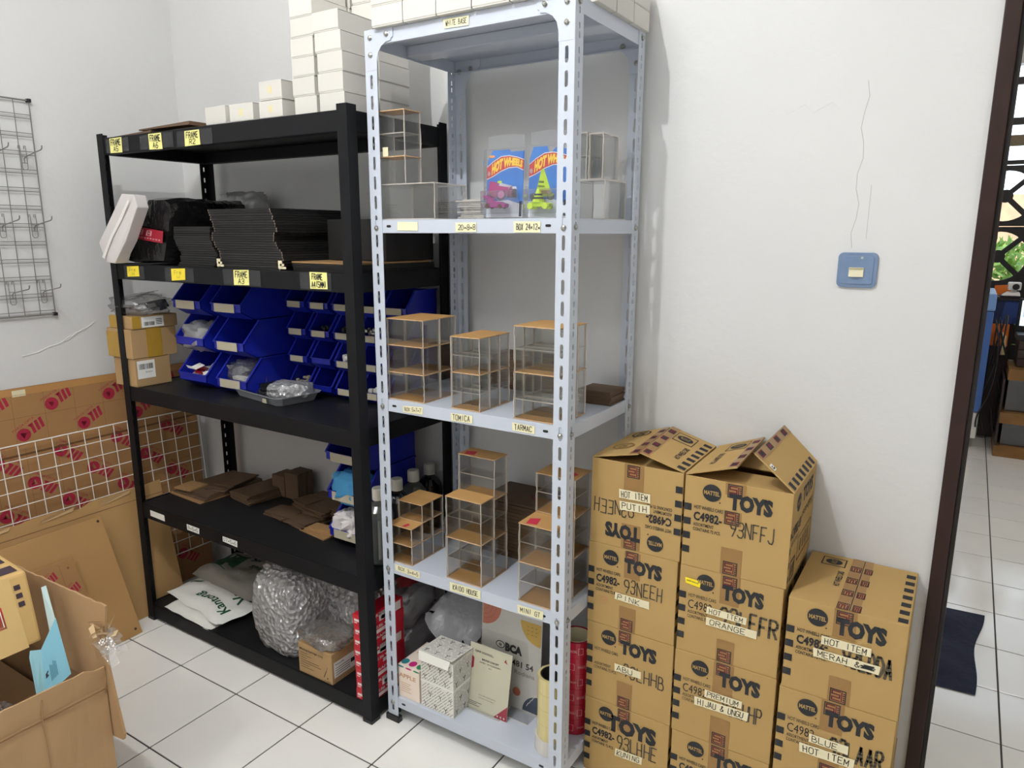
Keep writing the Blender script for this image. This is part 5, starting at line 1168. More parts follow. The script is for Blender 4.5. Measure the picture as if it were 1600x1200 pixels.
        m.frame(g, .08, .74, .26, .96, .02, 0); m.rect(g, .13, .80, .16, .92); m.rect(g, .19, .80, .22, .92)
        m.build('side_lettering', [INKB, KRAFT], o)
    else:
        S = lambda u, v: Vector((x1 + .0006, y0 + u * D, z1 - v * Hh)); m = MB()
        for k in range(4): m.rect(S, .0, .30 + .158 * k, .16, .375 + .158 * k)
        m.build('side_lettering', INKB, o)
    if top:
        g = lambda eps: (lambda u, v: Vector((x0 + u * W, y0 + v * D, z1 + eps))); ga, gb = g(.0006), g(.0010)
        m = MB(); m.frame(ga, .13, .76, .36, .93, .012); m.disc(ga, .245, .845, .08, 24, 0, .055)
        for k in range(7): m.rect(ga, .905, .03 + .135 * k, .985, .10 + .135 * k)
        text(m, lambda a, c: ga(.37 - c * .06, .38 + a * .30), 'HOT WHEELS CARS', 0, 0, 1, 1, 0, .02)
        text(m, lambda a, c: gb(.245 + (c - .5) * .05, .845 + (a - .5) * .08), 'MATTEL', 0, 0, 1, 1, 1); m.build('top_lettering', [INKB, KRAFT], o)
        for (ua, ub) in ((.405, .512), (.522, .60)):
            m = MB(); n = 8
            for i in range(n): m.add([ga(ua, i / n), ga(ub, i / n), ga(ub, (i + 1) / n), ga(ua, (i + 1) / n)], [(0, 1, 2, 3)])
            gc = g(.0009)
            for k in range(4): seal(m, lambda x, y, k=k: gc((ua + ub) / 2 + y / W * .8, .06 + .24 * k + x / D), 0, .0 if ub < .52 else .004, .032, .030 if ub < .52 else .022, 1, 2)
            m.build('packing_tape', [TAPEB_, INKB, INKR], o)
        m = MB().box(x0 + .517 * W - .0006, y0 + .002, z1 + .0004, x0 + .517 * W + .0012, y1 - .002, z1 + .0007); m.build('flap_seam', INKB, o)
    return o
TAPEB_ = TAPEB
ha = .2305; AX = (2.042, 2.286); AY = (-.280, -.018)
LA = [('bottom', .0), ('third', ha), ('second', 2 * ha), ('top', 3 * ha)]
toy_carton(*AX, *AY, 3 * ha + .0006, 4 * ha, 'open upside-down toy carton labelled HOT ITEM PUTIH, top of the left stack', '93NEEH',
           [([(2.120, .852), (2.204, .853), (2.205, .829), (2.121, .828)], 'HOT ITEM'), ([(2.122, .820), (2.204, .824), (2.205, .800), (2.124, .796)], 'PUTIH')], flip=True, opened=True, code_xy=(.50, .97, .38, .54), tapes=((.37, .585, 0, .40), (.36, .57, .70, .99)))
toy_carton(AX[0] - .003, AX[1] - .003, AY[0] - .001, AY[1], 2 * ha + .0006, 3 * ha, 'toy carton with a PINK label and a faint red stamp, left stack', '93NEEH', [([(2.120, .566), (2.214, .565), (2.215, .543), (2.118, .546)], 'PINK ')], stamp=True, code_xy=(.42, .86, .36, .52), tapes=((.42, .60, .02, .34), (.38, .57, .70, 1)), toys=(.42, .84, .10, .28))
toy_carton(AX[0] - .002, AX[1] - .002, AY[0], AY[1], ha + .0006, 2 * ha, 'toy carton with an ABU label, third down the left stack', '93LHHB', [([(2.124, .360), (2.200, .359), (2.200, .338), (2.125, .337)], 'ABU ')], bold=False, erased=True, code_xy=(.44, .92, .42, .58), toys=(.40, .82, .12, .30), tapes=((.38, .53, .0, .20), (.38, .56, .66, 1)))
toy_carton(AX[0] - .002, AX[1] - .002, AY[0] - .001, AY[1], 0.0005, ha, 'toy carton with a KUNING label, lowest of the left stack', '93LHHE', [([(2.136, .105), (2.214, .108), (2.213, .085), (2.135, .081)], 'KUNING')], code_xy=(.40, .88, .36, .54), toys=(.28, .86, .12, .34), tapes=((.40, .56, .0, .30),))
BX = (2.292, 2.540); BY = (-.285, -.008)
toy_carton(*BX, *BY, 3 * ha + .0006, 4 * ha, 'open toy carton with wide raised flaps, top of the middle stack', '93NFFJ', [], opened=True, right=True, tapes=((.39, .58, 0, .13), (.39, .555, .30, .45), (.385, .585, .70, 1)))
toy_carton(BX[0] - .001, BX[1] - .004, BY[0], BY[1], 2 * ha + .0006, 3 * ha, 'toy carton with a yellow sticker and HOT ITEM ORANGE label, middle stack', '93LFFR', [([(2.363, .599), (2.459, .597), (2.458, .578), (2.362, .580)], 'HOT ITEM'), ([(2.363, .571), (2.484, .570), (2.484, .549), (2.363, .550)], 'ORANGE ')], bold=False, code_dots=True, yellow=True, code_xy=(.42, .98, .37, .57), right=True, tapes=((.41, .60, 0, .33), (.41, .585, .74, 1)))
toy_carton(BX[0] - .002, BX[1] - .003, BY[0] - .001, BY[1], ha + .0006, 2 * ha, 'toy carton labelled PREMIUM HIJAU & UNGU, third down the middle stack', '93LHHP', [([(2.371, .376), (2.463, .376), (2.462, .356), (2.371, .355)], 'PREMIUM'), ([(2.346, .348), (2.480, .352), (2.478, .328), (2.347, .324)], 'HIJAU & UNGU')], bold=False, code_xy=(.50, .90, .40, .58), right=True, toys=(.46, .86, .10, .28), tapes=((.40, .60, 0, .38), (.40, .60, .66, 1)))
toy_carton(BX[0], BX[1] - .004, BY[0], BY[1], .0005, ha, 'toy carton at the foot of the middle stack, mostly below the picture', '93LBBP', [([(2.372, .146), (2.44, .147), (2.44, .128), (2.372, .127)], 'BIRU')], right=True, toys=(.46, .86, .10, .28), tapes=((.40, .60, 0, .38),))
hc = .2277; CX = (2.549, 2.791); CY = (-.295, -.006)
toy_carton(*CX, *CY, 2 * hc + .0006, 3 * hc, 'sealed toy carton labelled HOT ITEM MERAH, top of the right stack', '93LDDA', [([(2.625, .611), (2.726, .611), (2.726, .590), (2.625, .590)], 'HOT ITEM'), ([(2.610, .576), (2.747, .575), (2.745, .554), (2.612, .555)], 'MERAH &#')], code_xy=(.50, .92, .38, .58), code_dots=True, top=True, toys=(.42, .84, .08, .27), tapes=((.40, .59, 0, .30), (.41, .60, .72, 1)))
toy_carton(CX[0] - .003, CX[1] - .002, CY[0], CY[1], hc + .0006, 2 * hc, 'toy carton labelled BLUE HOT ITEM, below the sealed carton by the door', '93LAAR', [([(2.619, .360), (2.703, .360), (2.703, .338), (2.620, .338)], 'BLUE '), ([(2.600, .329), (2.718, .332), (2.717, .307), (2.602, .305)], 'HOT ITEM')], bold=False, code_dots=True, code_xy=(.48, .94, .38, .58), toys=(.42, .84, .10, .28), tapes=((.38, .58, 0, .34), (.40, .58, .66, .9)))
toy_carton(*CX, *CY, .0005, hc, 'lowest toy carton of the right stack, hidden below the picture edge', '93LBBR', [], tapes=((.40, .58, 0, .34),))
# raised flaps of the two open cartons (parts of their cartons)
def flap(parent, a, b, c, d, name='flap', prints=None, tape=None):
    """a-b hinge (front, back), d-c free edge (front, back)"""
    a, b, c, d = map(Vector, (a, b, c, d)); n = (b - a).cross(d - a).normalized()
    if n.z < 0: n = -n
    g = lambda u, v, e=0: (a * (1 - v) + b * v) * (1 - u) + (d * (1 - v) + c * v) * u + n * e     # u hinge->free, v front->back
    m = MB().prism([(0, 0), (1, 0), (1, 1), (0, 1)], lambda u, v, k: g(u, v, k), 0, .0036); f = m.build(name, KRAFT, parent, bevel=.0007)
    e1, e2 = .0041, .0045; G1 = lambda u, v: g(u, v, e1); G2 = lambda u, v: g(u, v, e2)
    if prints:
        m = MB()
        if 'squares' in prints:
            for k in range(7): m.rect(G1, .03, .03 + .135 * k, .2, .10 + .135 * k)
        if 'logo' in prints:
            m.frame(G1, .34, .66, .78, .92, .015); m.disc(G1, .56, .79, .17, 22, 0, .075); text(m, lambda p, q: G1(.30 + .12 * (q if 0 else q), .22 + .36 * p), 'HOT WHEELS CARS', 0, 0, 1, 1, 0, .02)
            text(m, lambda p, q: G2(.46 + .2 * q, .76 + .06 * p), 'MATTEL', 0, 0, 1, 1, 1)
        if 'oval' in prints:
            for (cu, cv) in ((.40, .84), (.40, .34)):
                for k in range(20):
                    a0, a1 = k * math.pi / 10, (k + 1) * math.pi / 10
                    m.add([G1(cu + .24 * q * math.cos(t_), cv + .11 * q * math.sin(t_)) for q, t_ in ((.82, a0), (1, a0), (1, a1), (.82, a1))], [(0, 1, 2, 3)], 0 if cv > .5 else 2)
                text(m, lambda p, q: G1(cu - .10 + .2 * q, cv - .07 + .14 * p), 'OK', 0, 0, 1, 1, 0 if cv > .5 else 2, .03)
        m.build('flap_print', [INKB, KRAFT, M('brown_flap_print', (140, 108, 60), .7) if 'brown_flap_print' not in bpy.data.materials else bpy.data.materials['brown_flap_print']], f)
    if tape:
        m = MB()
        for i in range(6): m.add([g(.80, i / 6, .0039), g(1.0, i / 6, .0039), g(1.0, (i + 1) / 6, .0039), g(.80, (i + 1) / 6, .0039)], [(0, 1, 2, 3)])
        for k in range(4): m.rect(lambda u, v: g(u, v, .0043), .83, .04 + .25 * k, .97, .15 + .25 * k, 1 if k % 2 else 2); m.rect(lambda u, v: g(u, v, .0046), .86, .06 + .25 * k, .94, .13 + .25 * k, 2 if k % 2 else 1)
        m.build('packing_tape', [TAPEB, INKB, INKR], f)
    return f
A_ = [o for o in bpy.data.objects if o.name.startswith('toy_carton') and o['label'].startswith('open upside')][0]
B_ = [o for o in bpy.data.objects if o.name.startswith('toy_carton') and o['label'].startswith('open toy')][0]
zt = 4 * ha
flap(A_, (2.0425, -.279, zt), (2.0425, -.019, zt), (2.155, -.019, zt + .034), (2.166, -.279, zt + .026), prints=('oval',), tape=True)
flap(A_, (2.2855, -.279, zt), (2.2855, -.019, zt), (2.160, -.019, zt + .037), (2.170, -.279, zt + .031), prints=('squares', 'logo'), tape=True)
flap(B_, (2.2925, -.284, zt), (2.2925, -.009, zt), (2.410, -.009, zt + .042), (2.412, -.284, zt + .037), prints=('logo',), tape=True)
fr = flap(B_, (2.5395, -.284, zt), (2.5395, -.009, zt), (2.452, -.009, zt + .082), (2.446, -.284, zt + .078), prints=('squares',), tape=True)
m = MB(); h = Vector((2.5395, -.284, zt)); f = Vector((2.446, -.284, zt + .078)); nn_ = Vector((.078, 0, .0935)).normalized()
g = lambda u, v: h + (f - h) * u + Vector((0, .275 * v, 0)) + nn_ * .0044
m.rect(g, .52, .02, .66, .085); st = m.build('white_sticker', PAPERW, fr); m = MB(); g3 = lambda u, v: g(u, v) + nn_ * .0005; m.rect(g3, .55, .03, .58, .075); m.rect(g3, .60, .03, .62, .06); m.build('sticker_print', INKB, st)

# ================================================================ LEFT WALL: GRID, BOARDS, OPEN CARTON
gp = thing('grid_panel', 'grey wire display grid hung on the left wall with prong hooks', 'grid panel', (.012, -.85, 1.197))
yR, yL, zB, zT = -.572, -1.18, 1.197, 1.930
for y, z0, y2, z2_ in ((yR, zB, yR, zT), (yL, zB, yL, zT), (yL, zB, yR, zB), (yL, zT, yR, zT)):
    MB().tube([(.012, y, z0), (.012, y2, z2_)], .0022 if z0 != z2_ else .003, 6).build('frame_rod', WIREG, gp)
k = 1
while yR - .0505 * k > yL + .02:
    MB().tube([(.014, yR - .0505 * k, zB), (.014, yR - .0505 * k, zT)], .0014, 5).build('vertical_wire', WIREG, gp); k += 1
for j in range(12):
    z = zT - .061 * (j + .78)
    if z > zB + .01:
        for dz in (0, -.0125): MB().tube([(.0108, yL, z + dz), (.0108, yR, z + dz)], .0014, 5).build('horizontal_wire', WIREG, gp)
for y, z in ((yR, zT), (yR, zB)): MB().box(.002, y - .006, z - .006, .02, y + .006, z + .006).build('corner_clip', RUBBER, gp, bevel=.002)
for i, (y, z, lab) in enumerate(((-.612, 1.735, 'upper prong hook in the right column of the wall grid'), (-.608, 1.505, 'middle prong hook in the right column of the wall grid'), (-.606, 1.276, 'lowest prong hook in the right column of the wall grid'), (-.712, 1.735, 'upper prong hook in the second column of the wall grid'), (-.708, 1.505, 'middle prong hook in the second column of the wall grid'), (-.706, 1.276, 'lowest prong hook in the second column of the wall grid'))):
    h = thing('prong_hook', lab, 'hook', (.016, y, z), 'prong hooks on the wall grid')
    m = MB()
    for s in (-.009, .009): m.tube([(.005, y + s, z + .034), (.005, y + s, z + .043), (.018, y + s, z + .043), (.0185, y + s, z + .02), (.0185, y + s, z - .03), (.0185, y + s * .6, z - .036)], .0013, 5)
    m.tube([(.0185, y - .009, z + .008), (.0185, y + .009, z + .008)], .0013, 5).tube([(.0185, y - .009, z - .014), (.0185, y + .009, z - .014)], .0013, 5).tube([(.0185, y - .006, z - .036), (.0185, y + .006, z - .036)], .0013, 5)
    m.build('bracket', WIREG, h)
    MB().tube([(.0185, y, z - .014), (.019, y, z + .0), (.03, y, z + .006), (.138, y, z + .023), (.144, y, z + .027), (.147, y, z + .036)], .002, 6).build('prong', WIREG, h)
def logo_print(m, fn, cx, cy, s, rot, mi=0):
    c, sn = math.cos(rot), math.sin(rot); g = lambda a, b: fn(cx + (a * c - b * sn) * s, cy + (a * sn + b * c) * s)
    m.disc(g, -.5, 0, .42, 20, mi)
    m.add([g(-.62, .22), g(-.28, 0), g(-.62, -.22)], [(0, 1, 2)], mi + 1)
    for k in range(3): m.add([g(.0 + .30 * k, -.32), g(.2 + .30 * k, -.32), g(.34 + .30 * k, .36), g(.14 + .30 * k, .36)], [(0, 1, 2, 3)], mi)
    m.add([g(-.02, .36), g(.24, .36), g(.14, .1)], [(0, 1, 2)], mi)
    text(m, lambda a, b: g(-.9 + 1.5 * a, .50 + .16 * b), 'MARGA CIPTA', 0, 0, 1, 1, mi)
def leaning(name, label, pts, t, mat, nrm=1):
    """a sheet through 4 corner points (bottom front, bottom back, top back, top front), t thick towards +x"""
    P_ = [Vector(p) for p in pts]; n = (P_[1] - P_[0]).cross(P_[3] - P_[0]).normalized()
    if n.x < 0: n = -n
    o = thing(name, label, 'board', sum(P_, Vector()) / 4 * Vector((1, 1, 0)) if False else ((P_[0].x + P_[1].x) / 2, (P_[0].y + P_[1].y) / 2, min(p.z for p in P_)))
    g = lambda a, b, e=0: (P_[0] * (1 - a) + P_[1] * a) * (1 - b) + (P_[3] * (1 - a) + P_[2] * a) * b + n * e
    m = MB().prism([(0, 0), (1, 0), (1, 1), (0, 1)], lambda a, b, d: g(a, b, d), 0, t); m.build('sheet', mat, o, bevel=.0006)
    return o, (lambda a, b: g(a, b, t + .0004)), (lambda a, b: g(a, b, t + .0008))
KRP = M('kraft_film_sheet', (170, 128, 84), .6, nz=.08, ns=5, spec=.3); REDLOGO = M('crimson_logo_print', (168, 34, 62), .6); LINEP = M('thin_brown_line_print', (128, 92, 58), .7)
def kraft_prints(o, f1, f2, w, h, rot, off, flip=1, rows=5):
    m = MB(); g = lambda y, z: f1(y / w, z / h); g2 = lambda y, z: f2(y / w, z / h)
    class W_:
        pass
    nx = int(w / .105) + 1
    for i in range(nx + 1):
        x = .02 + i * .105
        if x < w - .01: m.rect(g, x, .01, x + .0012, h - .01, 2)
    j = 0
    z = h - .062
    while z > .05:
        m.rect(g, .005, z - .045, w - .005, z - .0438, 2)
        for i in range(nx):
            if (i + j) % 2 == 0:
                x = off + i * .105
                if .03 < x < w - .05: 
                    logo_print2(m, g, g2, x, z, .056, rot)
        z -= .095; j += 1
    m.build('sheet_print', [REDLOGO, KRP, LINEP], o)
def logo_print2(m, g, g2, x, z, s, rot):
    mm = MB(); logo_print(mm, lambda a, b: (a, b, 0), x, z, s, rot, 0)
    m.add([(g2 if mi else g)(v[0], v[1]) for v, mi in zip(mm.v, [0] * len(mm.v))], mm.f, mm.m)
o, f1, f2 = leaning('film_board', 'tall brown film sheet printed with red logos, against the left wall', [(.024, -1.30, 0), (.024, -.048, 0), (.006, -.048, .943), (.006, -1.30, .952)], .006, KRP)
kraft_prints(o, f1, f2, 1.252, .945, .5, .07)
m = MB(); m.rect(f2, .0, .972, 1, .998); m.build('edge_tape', M('tan_edge_tape', (186, 138, 84), .35), o)
m = MB(); m.rect(f2, .44, .968, .475, .992); m.build('masking_patch', MASK, o)
o, f1, f2 = leaning('film_board', 'lower brown film sheet with tilted red logos behind the white grid', [(.060, -1.28, 0), (.060, -.060, 0), (.016, -.060, .742), (.016, -1.28, .735)], .006, KRP)
kraft_prints(o, f1, f2, 1.22, .74, -.62, .055)
m = MB(); m.rect(f2, .0, .955, 1, .965); m.build('edge_line', M('dark_seam', (110, 76, 44), .7), o)
def wire_grid(label, pts, ny, nz, r=.0017):
    P_ = [Vector(p) for p in pts]; g = lambda a, b, e=0: (P_[0] * (1 - a) + P_[1] * a) * (1 - b) + (P_[3] * (1 - a) + P_[2] * a) * b + Vector((e, 0, 0))
    o = thing('wire_grid', label, 'wire grid', ((P_[0].x + P_[1].x) / 2, (P_[0].y + P_[1].y) / 2, P_[0].z))
    for k in range(ny + 1): MB().tube([g(k / ny, 0), g(k / ny, 1)], r if 0 < k < ny else r * 1.5, 5).build('vertical_wire', WIRE, o)
    for k in range(nz + 1): MB().tube([g(0, k / nz, .0026), g(1, k / nz, .0026)], r if 0 < k < nz else r * 1.5, 5).build('horizontal_wire', WIRE, o)
    return o
wire_grid('white wire grid leaning before the printed sheets, left of the rack', [(.092, -1.22, .16), (.092, -.372, .16), (.046, -.372, .754), (.046, -1.22, .756)], 15, 11)
wire_grid('white wire grid behind the black rack post, in the corner', [(.080, -.352, .14), (.080, -.055, .14), (.034, -.055, .742), (.034, -.352, .748)], 5, 11)
def torn_sheet(name, label, pts, t, mat):
    P_ = [Vector(p) for p in pts]; n = (P_[1] - P_[0]).cross(P_[3] - P_[0]).normalized(); n = n if n.x > 0 else -n
    g = lambda a, b, e=0: (P_[0] * (1 - a) + P_[1] * a) * (1 - b) + (P_[3] * (1 - a) + P_[2] * a) * b + n * e
    o = thing(name, label, 'board', ((P_[0].x + P_[1].x) / 2, (P_[0].y + P_[1].y) / 2, 0))
    top = [(1 - k / 24, 1 - .03 * abs(noise.noise((k * .7, 3, 1))) - (.03 if k in (9, 10) else 0)) for k in range(25)]
    MB().prism([(0, 0), (1, 0)] + top, lambda a, b, d: g(a, b, d), 0, t).build('sheet', mat, o)
    for k in range(3):
        a0 = .2 + .25 * k; m = MB(); m.add([g(a0, .955 - .01 * k, t + .002), g(a0 + .14, .965, t + .004), g(a0 + .15, .99, t + .002), g(a0 + .02, .975, t + .006)], [(0, 1, 2, 3)]); m.build('torn_strip', M('torn_kraft', (190, 156, 112), .8) if k == 0 else bpy.data.materials['torn_kraft'], o)
    m = MB(); m.rect(lambda a, b: g(a, b, t + .0006), .0, .90, 1.0, .905); m.build('crease', LINEP, o)
    return o
torn_sheet('cardboard_sheet', 'large plain cardboard sheet with a torn top edge, leaning left of the rack', [(.208, -1.15, 0), (.208, -.300, 0), (.105, -.300, .500), (.105, -1.15, .494)], .005, KRAFT3)
o, f1, f2 = leaning('drilled_board', 'plain tan board with corner holes leaning in front of the torn cardboard', [(.318, -1.00, 0), (.302, -.545, 0), (.158, -.576, .448), (.165, -1.00, .440)], .005, M('tan_board', (184, 142, 90), .6, nz=.06, ns=6))
for u, v in ((.965, .965), (.955, .05)):
    m = MB(); m.disc(lambda a, b: f1(u + a / .45, v + b / .47), 0, 0, .0052, 14); m.build('hole', M('hole_shadow_brown', (70, 48, 30), .8) if 'hole_shadow_brown' not in bpy.data.materials else bpy.data.materials['hole_shadow_brown'], o)
o, f1, f2 = leaning('film_offcut', 'small square of red-printed film board leaning on the drilled board', [(.345, -.92, .0), (.338, -.690, .0), (.215, -.715, .352), (.222, -.92, .350)], .004, KRP)
m = MB(); w, h = .23, .37; g = lambda y, z: f1(y / w, z / h); g2 = lambda y, z: f2(y / w, z / h)
for x, z in ((.185, .255), (.12, .315), (.12, .16)): logo_print2(m, g, g2, x, z, .040, .5)
for k in range(2): m.rect(g, .07 + .10 * k, .01, .0712 + .10 * k, h - .01, 2); m.rect(g, .01, .14 + .11 * k, w - .01, .1412 + .11 * k, 2)
m.disc(g, w - .03, h - .03, .0045, 12, 2); m.build('sheet_print', [REDLOGO, KRP, LINEP], o)
# the big open carton in the near left corner
bc = thing('open_carton', 'large worn open cardboard carton full of packaging, near left corner', 'carton', (.80, -1.37, 0))
CB = M('worn_cardboard', (178, 144, 104), .85, nz=.12, ns=6, bump=.12, bs=22)
CBI = M('cardboard_inside', (160, 128, 92), .85, nz=.12, ns=7, bump=.1, bs=30)
x0, x1, y0, y1, zt = .46, 1.143, -1.72, -1.10, .40; t = .005
MB().box(x0, y0, 0, x1, y0 + t, zt).box(x0, y1 - t, 0, x1, y1, zt).box(x0, y0 + t, 0, x0 + t, y1 - t, zt).box(x0 + t, y0 + t, 0, x1 - t, y1 - t, t).build('carton_body', CBI, bc)
# right wall with its raised flap: a wavy sheet with a ragged top edge
def ragged(fn, n=30, lo=0, amp=.006, seed=1):
    r = random.Random(seed); return [(k / n, 1 + amp * (r.random() - .5)) for k in range(n + 1)]
m = MB(); nb = 26; v = []
for j, (z, dx) in enumerate(((.0, 0), (.2, .002), (.36, .001), (.396, .0), (.404, -.002), (.43, .001), (.468, .004))):
    for k in range(nb + 1):
        y = y0 + (y1 - y0) * k / nb; zz = z
        if j == 6: zz = z + .006 * noise.noise((k * .9, 2, 7)) - (.010 if k > nb - 2 else 0)
        v.append((x1 + dx + .0035 * noise.noise((k * .35, z * 9, 2)), y, zz))
nj = 7
f = [(j * (nb + 1) + k, j * (nb + 1) + k + 1, (j + 1) * (nb + 1) + k + 1, (j + 1) * (nb + 1) + k) for j in range(nj - 1) for k in range(nb)]
n0 = len(v); v2 = [(a - .005, b, c) for a, b, c in v]; f2_ = [tuple(n0 + i for i in q[::-1]) for q in f]
rim = [((nj - 1) * (nb + 1) + k, (nj - 1) * (nb + 1) + k + 1) for k in range(nb)] + [(j * (nb + 1) + nb, (j + 1) * (nb + 1) + nb) for j in range(nj - 1)]
m.add(v + v2, f + f2_ + [(a, b, n0 + b, n0 + a) for a, b in rim]); m.build('side_panel', CB, bc, smooth=False)
m = MB().tube([(x1 + .003, y0 + .02 + k * .1, .400 + .001 * math.sin(k * 2)) for k in range(7)], .0018, 5); m.build('fold_crease', LINEP, bc)
m = MB().tube([(x1 + .0035, -1.245 + .003 * math.sin(z * 30), z) for z in (0, .1, .2, .3, .4, .45)], .0016, 5); m.build('dent_line', CBI, bc)
# back flap standing up, ragged, and the torn flap hanging at the corner
fl_ = MB(); top = [(1.143 - (1.143 - .62) * k / 22, .606 + .006 * noise.noise((k * .8, 1, 4)) - .0006 * k) for k in range(23)]
fl_.prism([(.62, .40), (1.143, .40)] + top, lambda a, b, d: (a, y1 + d + (b - .4) * .12, b), -.005, 0); fl_.build('flap', CB, bc)
fl_ = MB(); fl_.prism([(1.095, .552), (1.128, .553), (1.147, .545), (1.160, .45), (1.178, .36), (1.194, .287), (1.187, .270), (1.141, .263), (1.12, .38)], lambda a, b, d: (a, -1.0945 + d, b), -.003, .003); fl_.build('torn_flap', CB, bc)
m = MB(); 
for k in range(16):
    p = Vector((1.128 + rnd.uniform(-.02, .03), -1.094 + rnd.uniform(-.02, .02), .53 + rnd.uniform(-.05, .045))); a = Vector((rnd.uniform(-1, 1), rnd.uniform(-1, 1), rnd.uniform(-1, 1))).normalized() * .016; b = a.orthogonal().normalized() * .007
    m.add([p - a - b, p + a - b * .4, p + a * .9 + b, p - a * .7 + b], [(0, 1, 2, 3)])
q = m.build('torn_fibres', M('frayed_kraft', (206, 178, 138), .9), bc); q['kind'] = 'stuff'
m = MB()
for k in range(5):
    p = Vector((1.128 + .012 * k * .5, -1.085 + rnd.uniform(-.015, .015), .56 - .012 * k)); a = Vector((.03 + rnd.uniform(-.01, .02), rnd.uniform(-.01, .01), -.035)); b = Vector((.006, .018, .012)) * rnd.uniform(.6, 1.2)
    m.add([p - b, p + a - b * .3, p + a * 1.1 + b, p + b * .8 + a * .3], [(0, 1, 2), (0, 2, 3)])
m.build('torn_film', BAGC, bc)['kind'] = 'stuff'
# what is in it
ic = thing('taped_carton', 'taped yellowish carton with a red label lying in the open carton', 'carton', (.75, -1.4, .30))
IC = M('yellowish_carton', (206, 170, 108), .6, nz=.1, ns=8, bump=.1, bs=30)
Am, Bm, Cm, Dm = Vector((.975, 0, .50)), Vector((.918, 0, .665)), Vector((.50, 0, .700)), Vector((.557, 0, .535))
ya, yb_ = -1.155, -1.62
m = MB(); m.hexa([(p.x, yb_, p.z) for p in (Dm, Am)] + [(p.x, ya, p.z) for p in (Am, Dm)] + [(p.x, yb_, p.z) for p in (Cm, Bm)] + [(p.x, ya + .01, p.z) for p in (Bm, Cm)]); m.build('carton_body', IC, ic, bevel=.006)
n1 = Vector((.165, 0, .057)).normalized()
g = lambda u, v, e=.001: Am + (Bm - Am) * v + Vector((0, ya - u, 0)) + n1 * e
m = MB(); 
for i in range(4): m.add([g(.062 + .02 * i, .34), g(.082 + .02 * i, .34), g(.082 + .02 * i, .64), g(.062 + .02 * i, .64)], [(0, 1, 2, 3)])
lb = m.build('red_label', M('bright_red_label', (214, 34, 56), .4), ic)
m = MB(); gw = lambda a, b: g(.142 - a, b, .0016); m.frame(lambda a, b: g(.142 - a, b, .0014), .004, .37, .076, .61, .002); text(m, gw, 'Bubble', .01, .48, .066, .56); text(m, gw, 'Wrap', .02, .41, .05, .46); m.build('label_print', PAPERW, lb)
m = MB(); m.add([g(.030, -.02), g(.095, -.02), g(.095, 1.0), g(.030, 1.0)], [(0, 1, 2, 3)]); m.build('clear_tape', M('shiny_tan_tape', (212, 180, 120), .15), ic)
n2 = Vector((.035, 0, .418)).normalized()
g4 = lambda u, v, e=.001: Bm + (Cm - Bm) * u + Vector((0, ya + .01 - v, 0)) + n2 * e
m = MB()
for k in range(6): m.rect(lambda a, b: g4(a, b), .04 + .15 * k, .012, .13 + .15 * k, .058)
for k in range(3): m.rect(lambda a, b: g(a, b), .012 + .0, .55 + .12 * k, .026, .62 + .12 * k)
text(m, lambda a, b: g(.20 + .03 * (1 - b), .98 - .9 * a), 'OUDELIFF', 0, 0, 1, 1)
m.build('tape_print', M('purple_black_print', (60, 44, 56), .6), ic)
bcard = thing('blue_card', 'folded light blue card with a hang slot stuck in the open carton', 'card', (1.03, -1.19, .41))
CY_ = M('light_blue_card', (150, 200, 210), .35); CYD = M('blue_card_face', (122, 178, 196), .35)
P1 = [(1.061, -1.199, .40), (1.080, -1.146, .44), (1.0116, -1.1336, .562), (1.0156, -1.1767, .499)]
P1 = [Vector(p) for p in P1]
g5 = lambda a, b, e=0: (P1[0] * (1 - a) + P1[1] * a) * (1 - b) + (P1[3] * (1 - a) + P1[2] * a) * b + Vector((.75, -.55, .4)).normalized() * e
m = MB().prism([(0, 0), (1, 0), (1, 1), (0, 1)], lambda a, b, d: g5(a, b, d), 0, .0012); m.build('card_face', CYD, bcard)
P2 = [Vector(p) for p in ((1.061, -1.199, .40), (1.062, -1.218, .41), (1.012, -1.203, .508), (1.0156, -1.1767, .499))]
g6 = lambda a, b, d=0: (P2[0] * (1 - a) + P2[1] * a) * (1 - b) + (P2[3] * (1 - a) + P2[2] * a) * b + Vector((1, -.1, .4)).normalized() * d
m = MB().prism([(0, 0), (1, 0), (1, .85), (.85, 1), (0, 1)], lambda a, b, d: g6(a, b, d), 0, .0012); m.build('card_back', CY_, bcard)
P3 = [Vector(p) for p in ((.998, -1.1444, .50), (1.005, -1.1312, .545), (.957, -1.1218, .627), (.9467, -1.1294, .622))]
g7 = lambda a, b, d=0: (P3[0] * (1 - a) + P3[1] * a) * (1 - b) + (P3[3] * (1 - a) + P3[2] * a) * b + Vector((.7, -.3, .4)).normalized() * d
MB().prism([(0, 0), (1, 0), (1, 1), (0, 1)], lambda a, b, d: g7(a, b, d), 0, .0012).build('card_tuck', M('pale_card_tuck', (190, 214, 216), .35), bcard)
m = MB(); h5 = lambda a, b: g5(.02 + a * .42, .22 + b * .4, .0018); m.add([h5(.18, .28), h5(.48, .28), h5(.48, .36), h5(.38, .36), h5(.38, .46), h5(.48, .46), h5(.48, .56), h5(.18, .50)], [tuple(range(8))]); m.build('hang_slot', INKB, bcard)
m = MB()
for k in range(6): m.rect(lambda a, b: g5(a, b, .0018), .3 + .05 * k, .18, .325 + .05 * k, .5 - .03 * (k % 3))
m.build('card_print', M('teal_fine_print', (50, 110, 130), .6), bcard)
m = MB().lump((1.02, -1.42, .385), (.10, .16, .03), 95, .35, 3, .8); tag(center(m.build('plastic_film', BAGC, smooth=True)), 'clear plastic film along the near rim inside the open carton', 'film')
for k in range(1):
    m = MB().box(.48, -1.69, .006, 1.12, -1.12, .30); tag(center(m.build('packing_filler', CBI)), 'dark brown packing filling the open carton below its contents', 'filler')
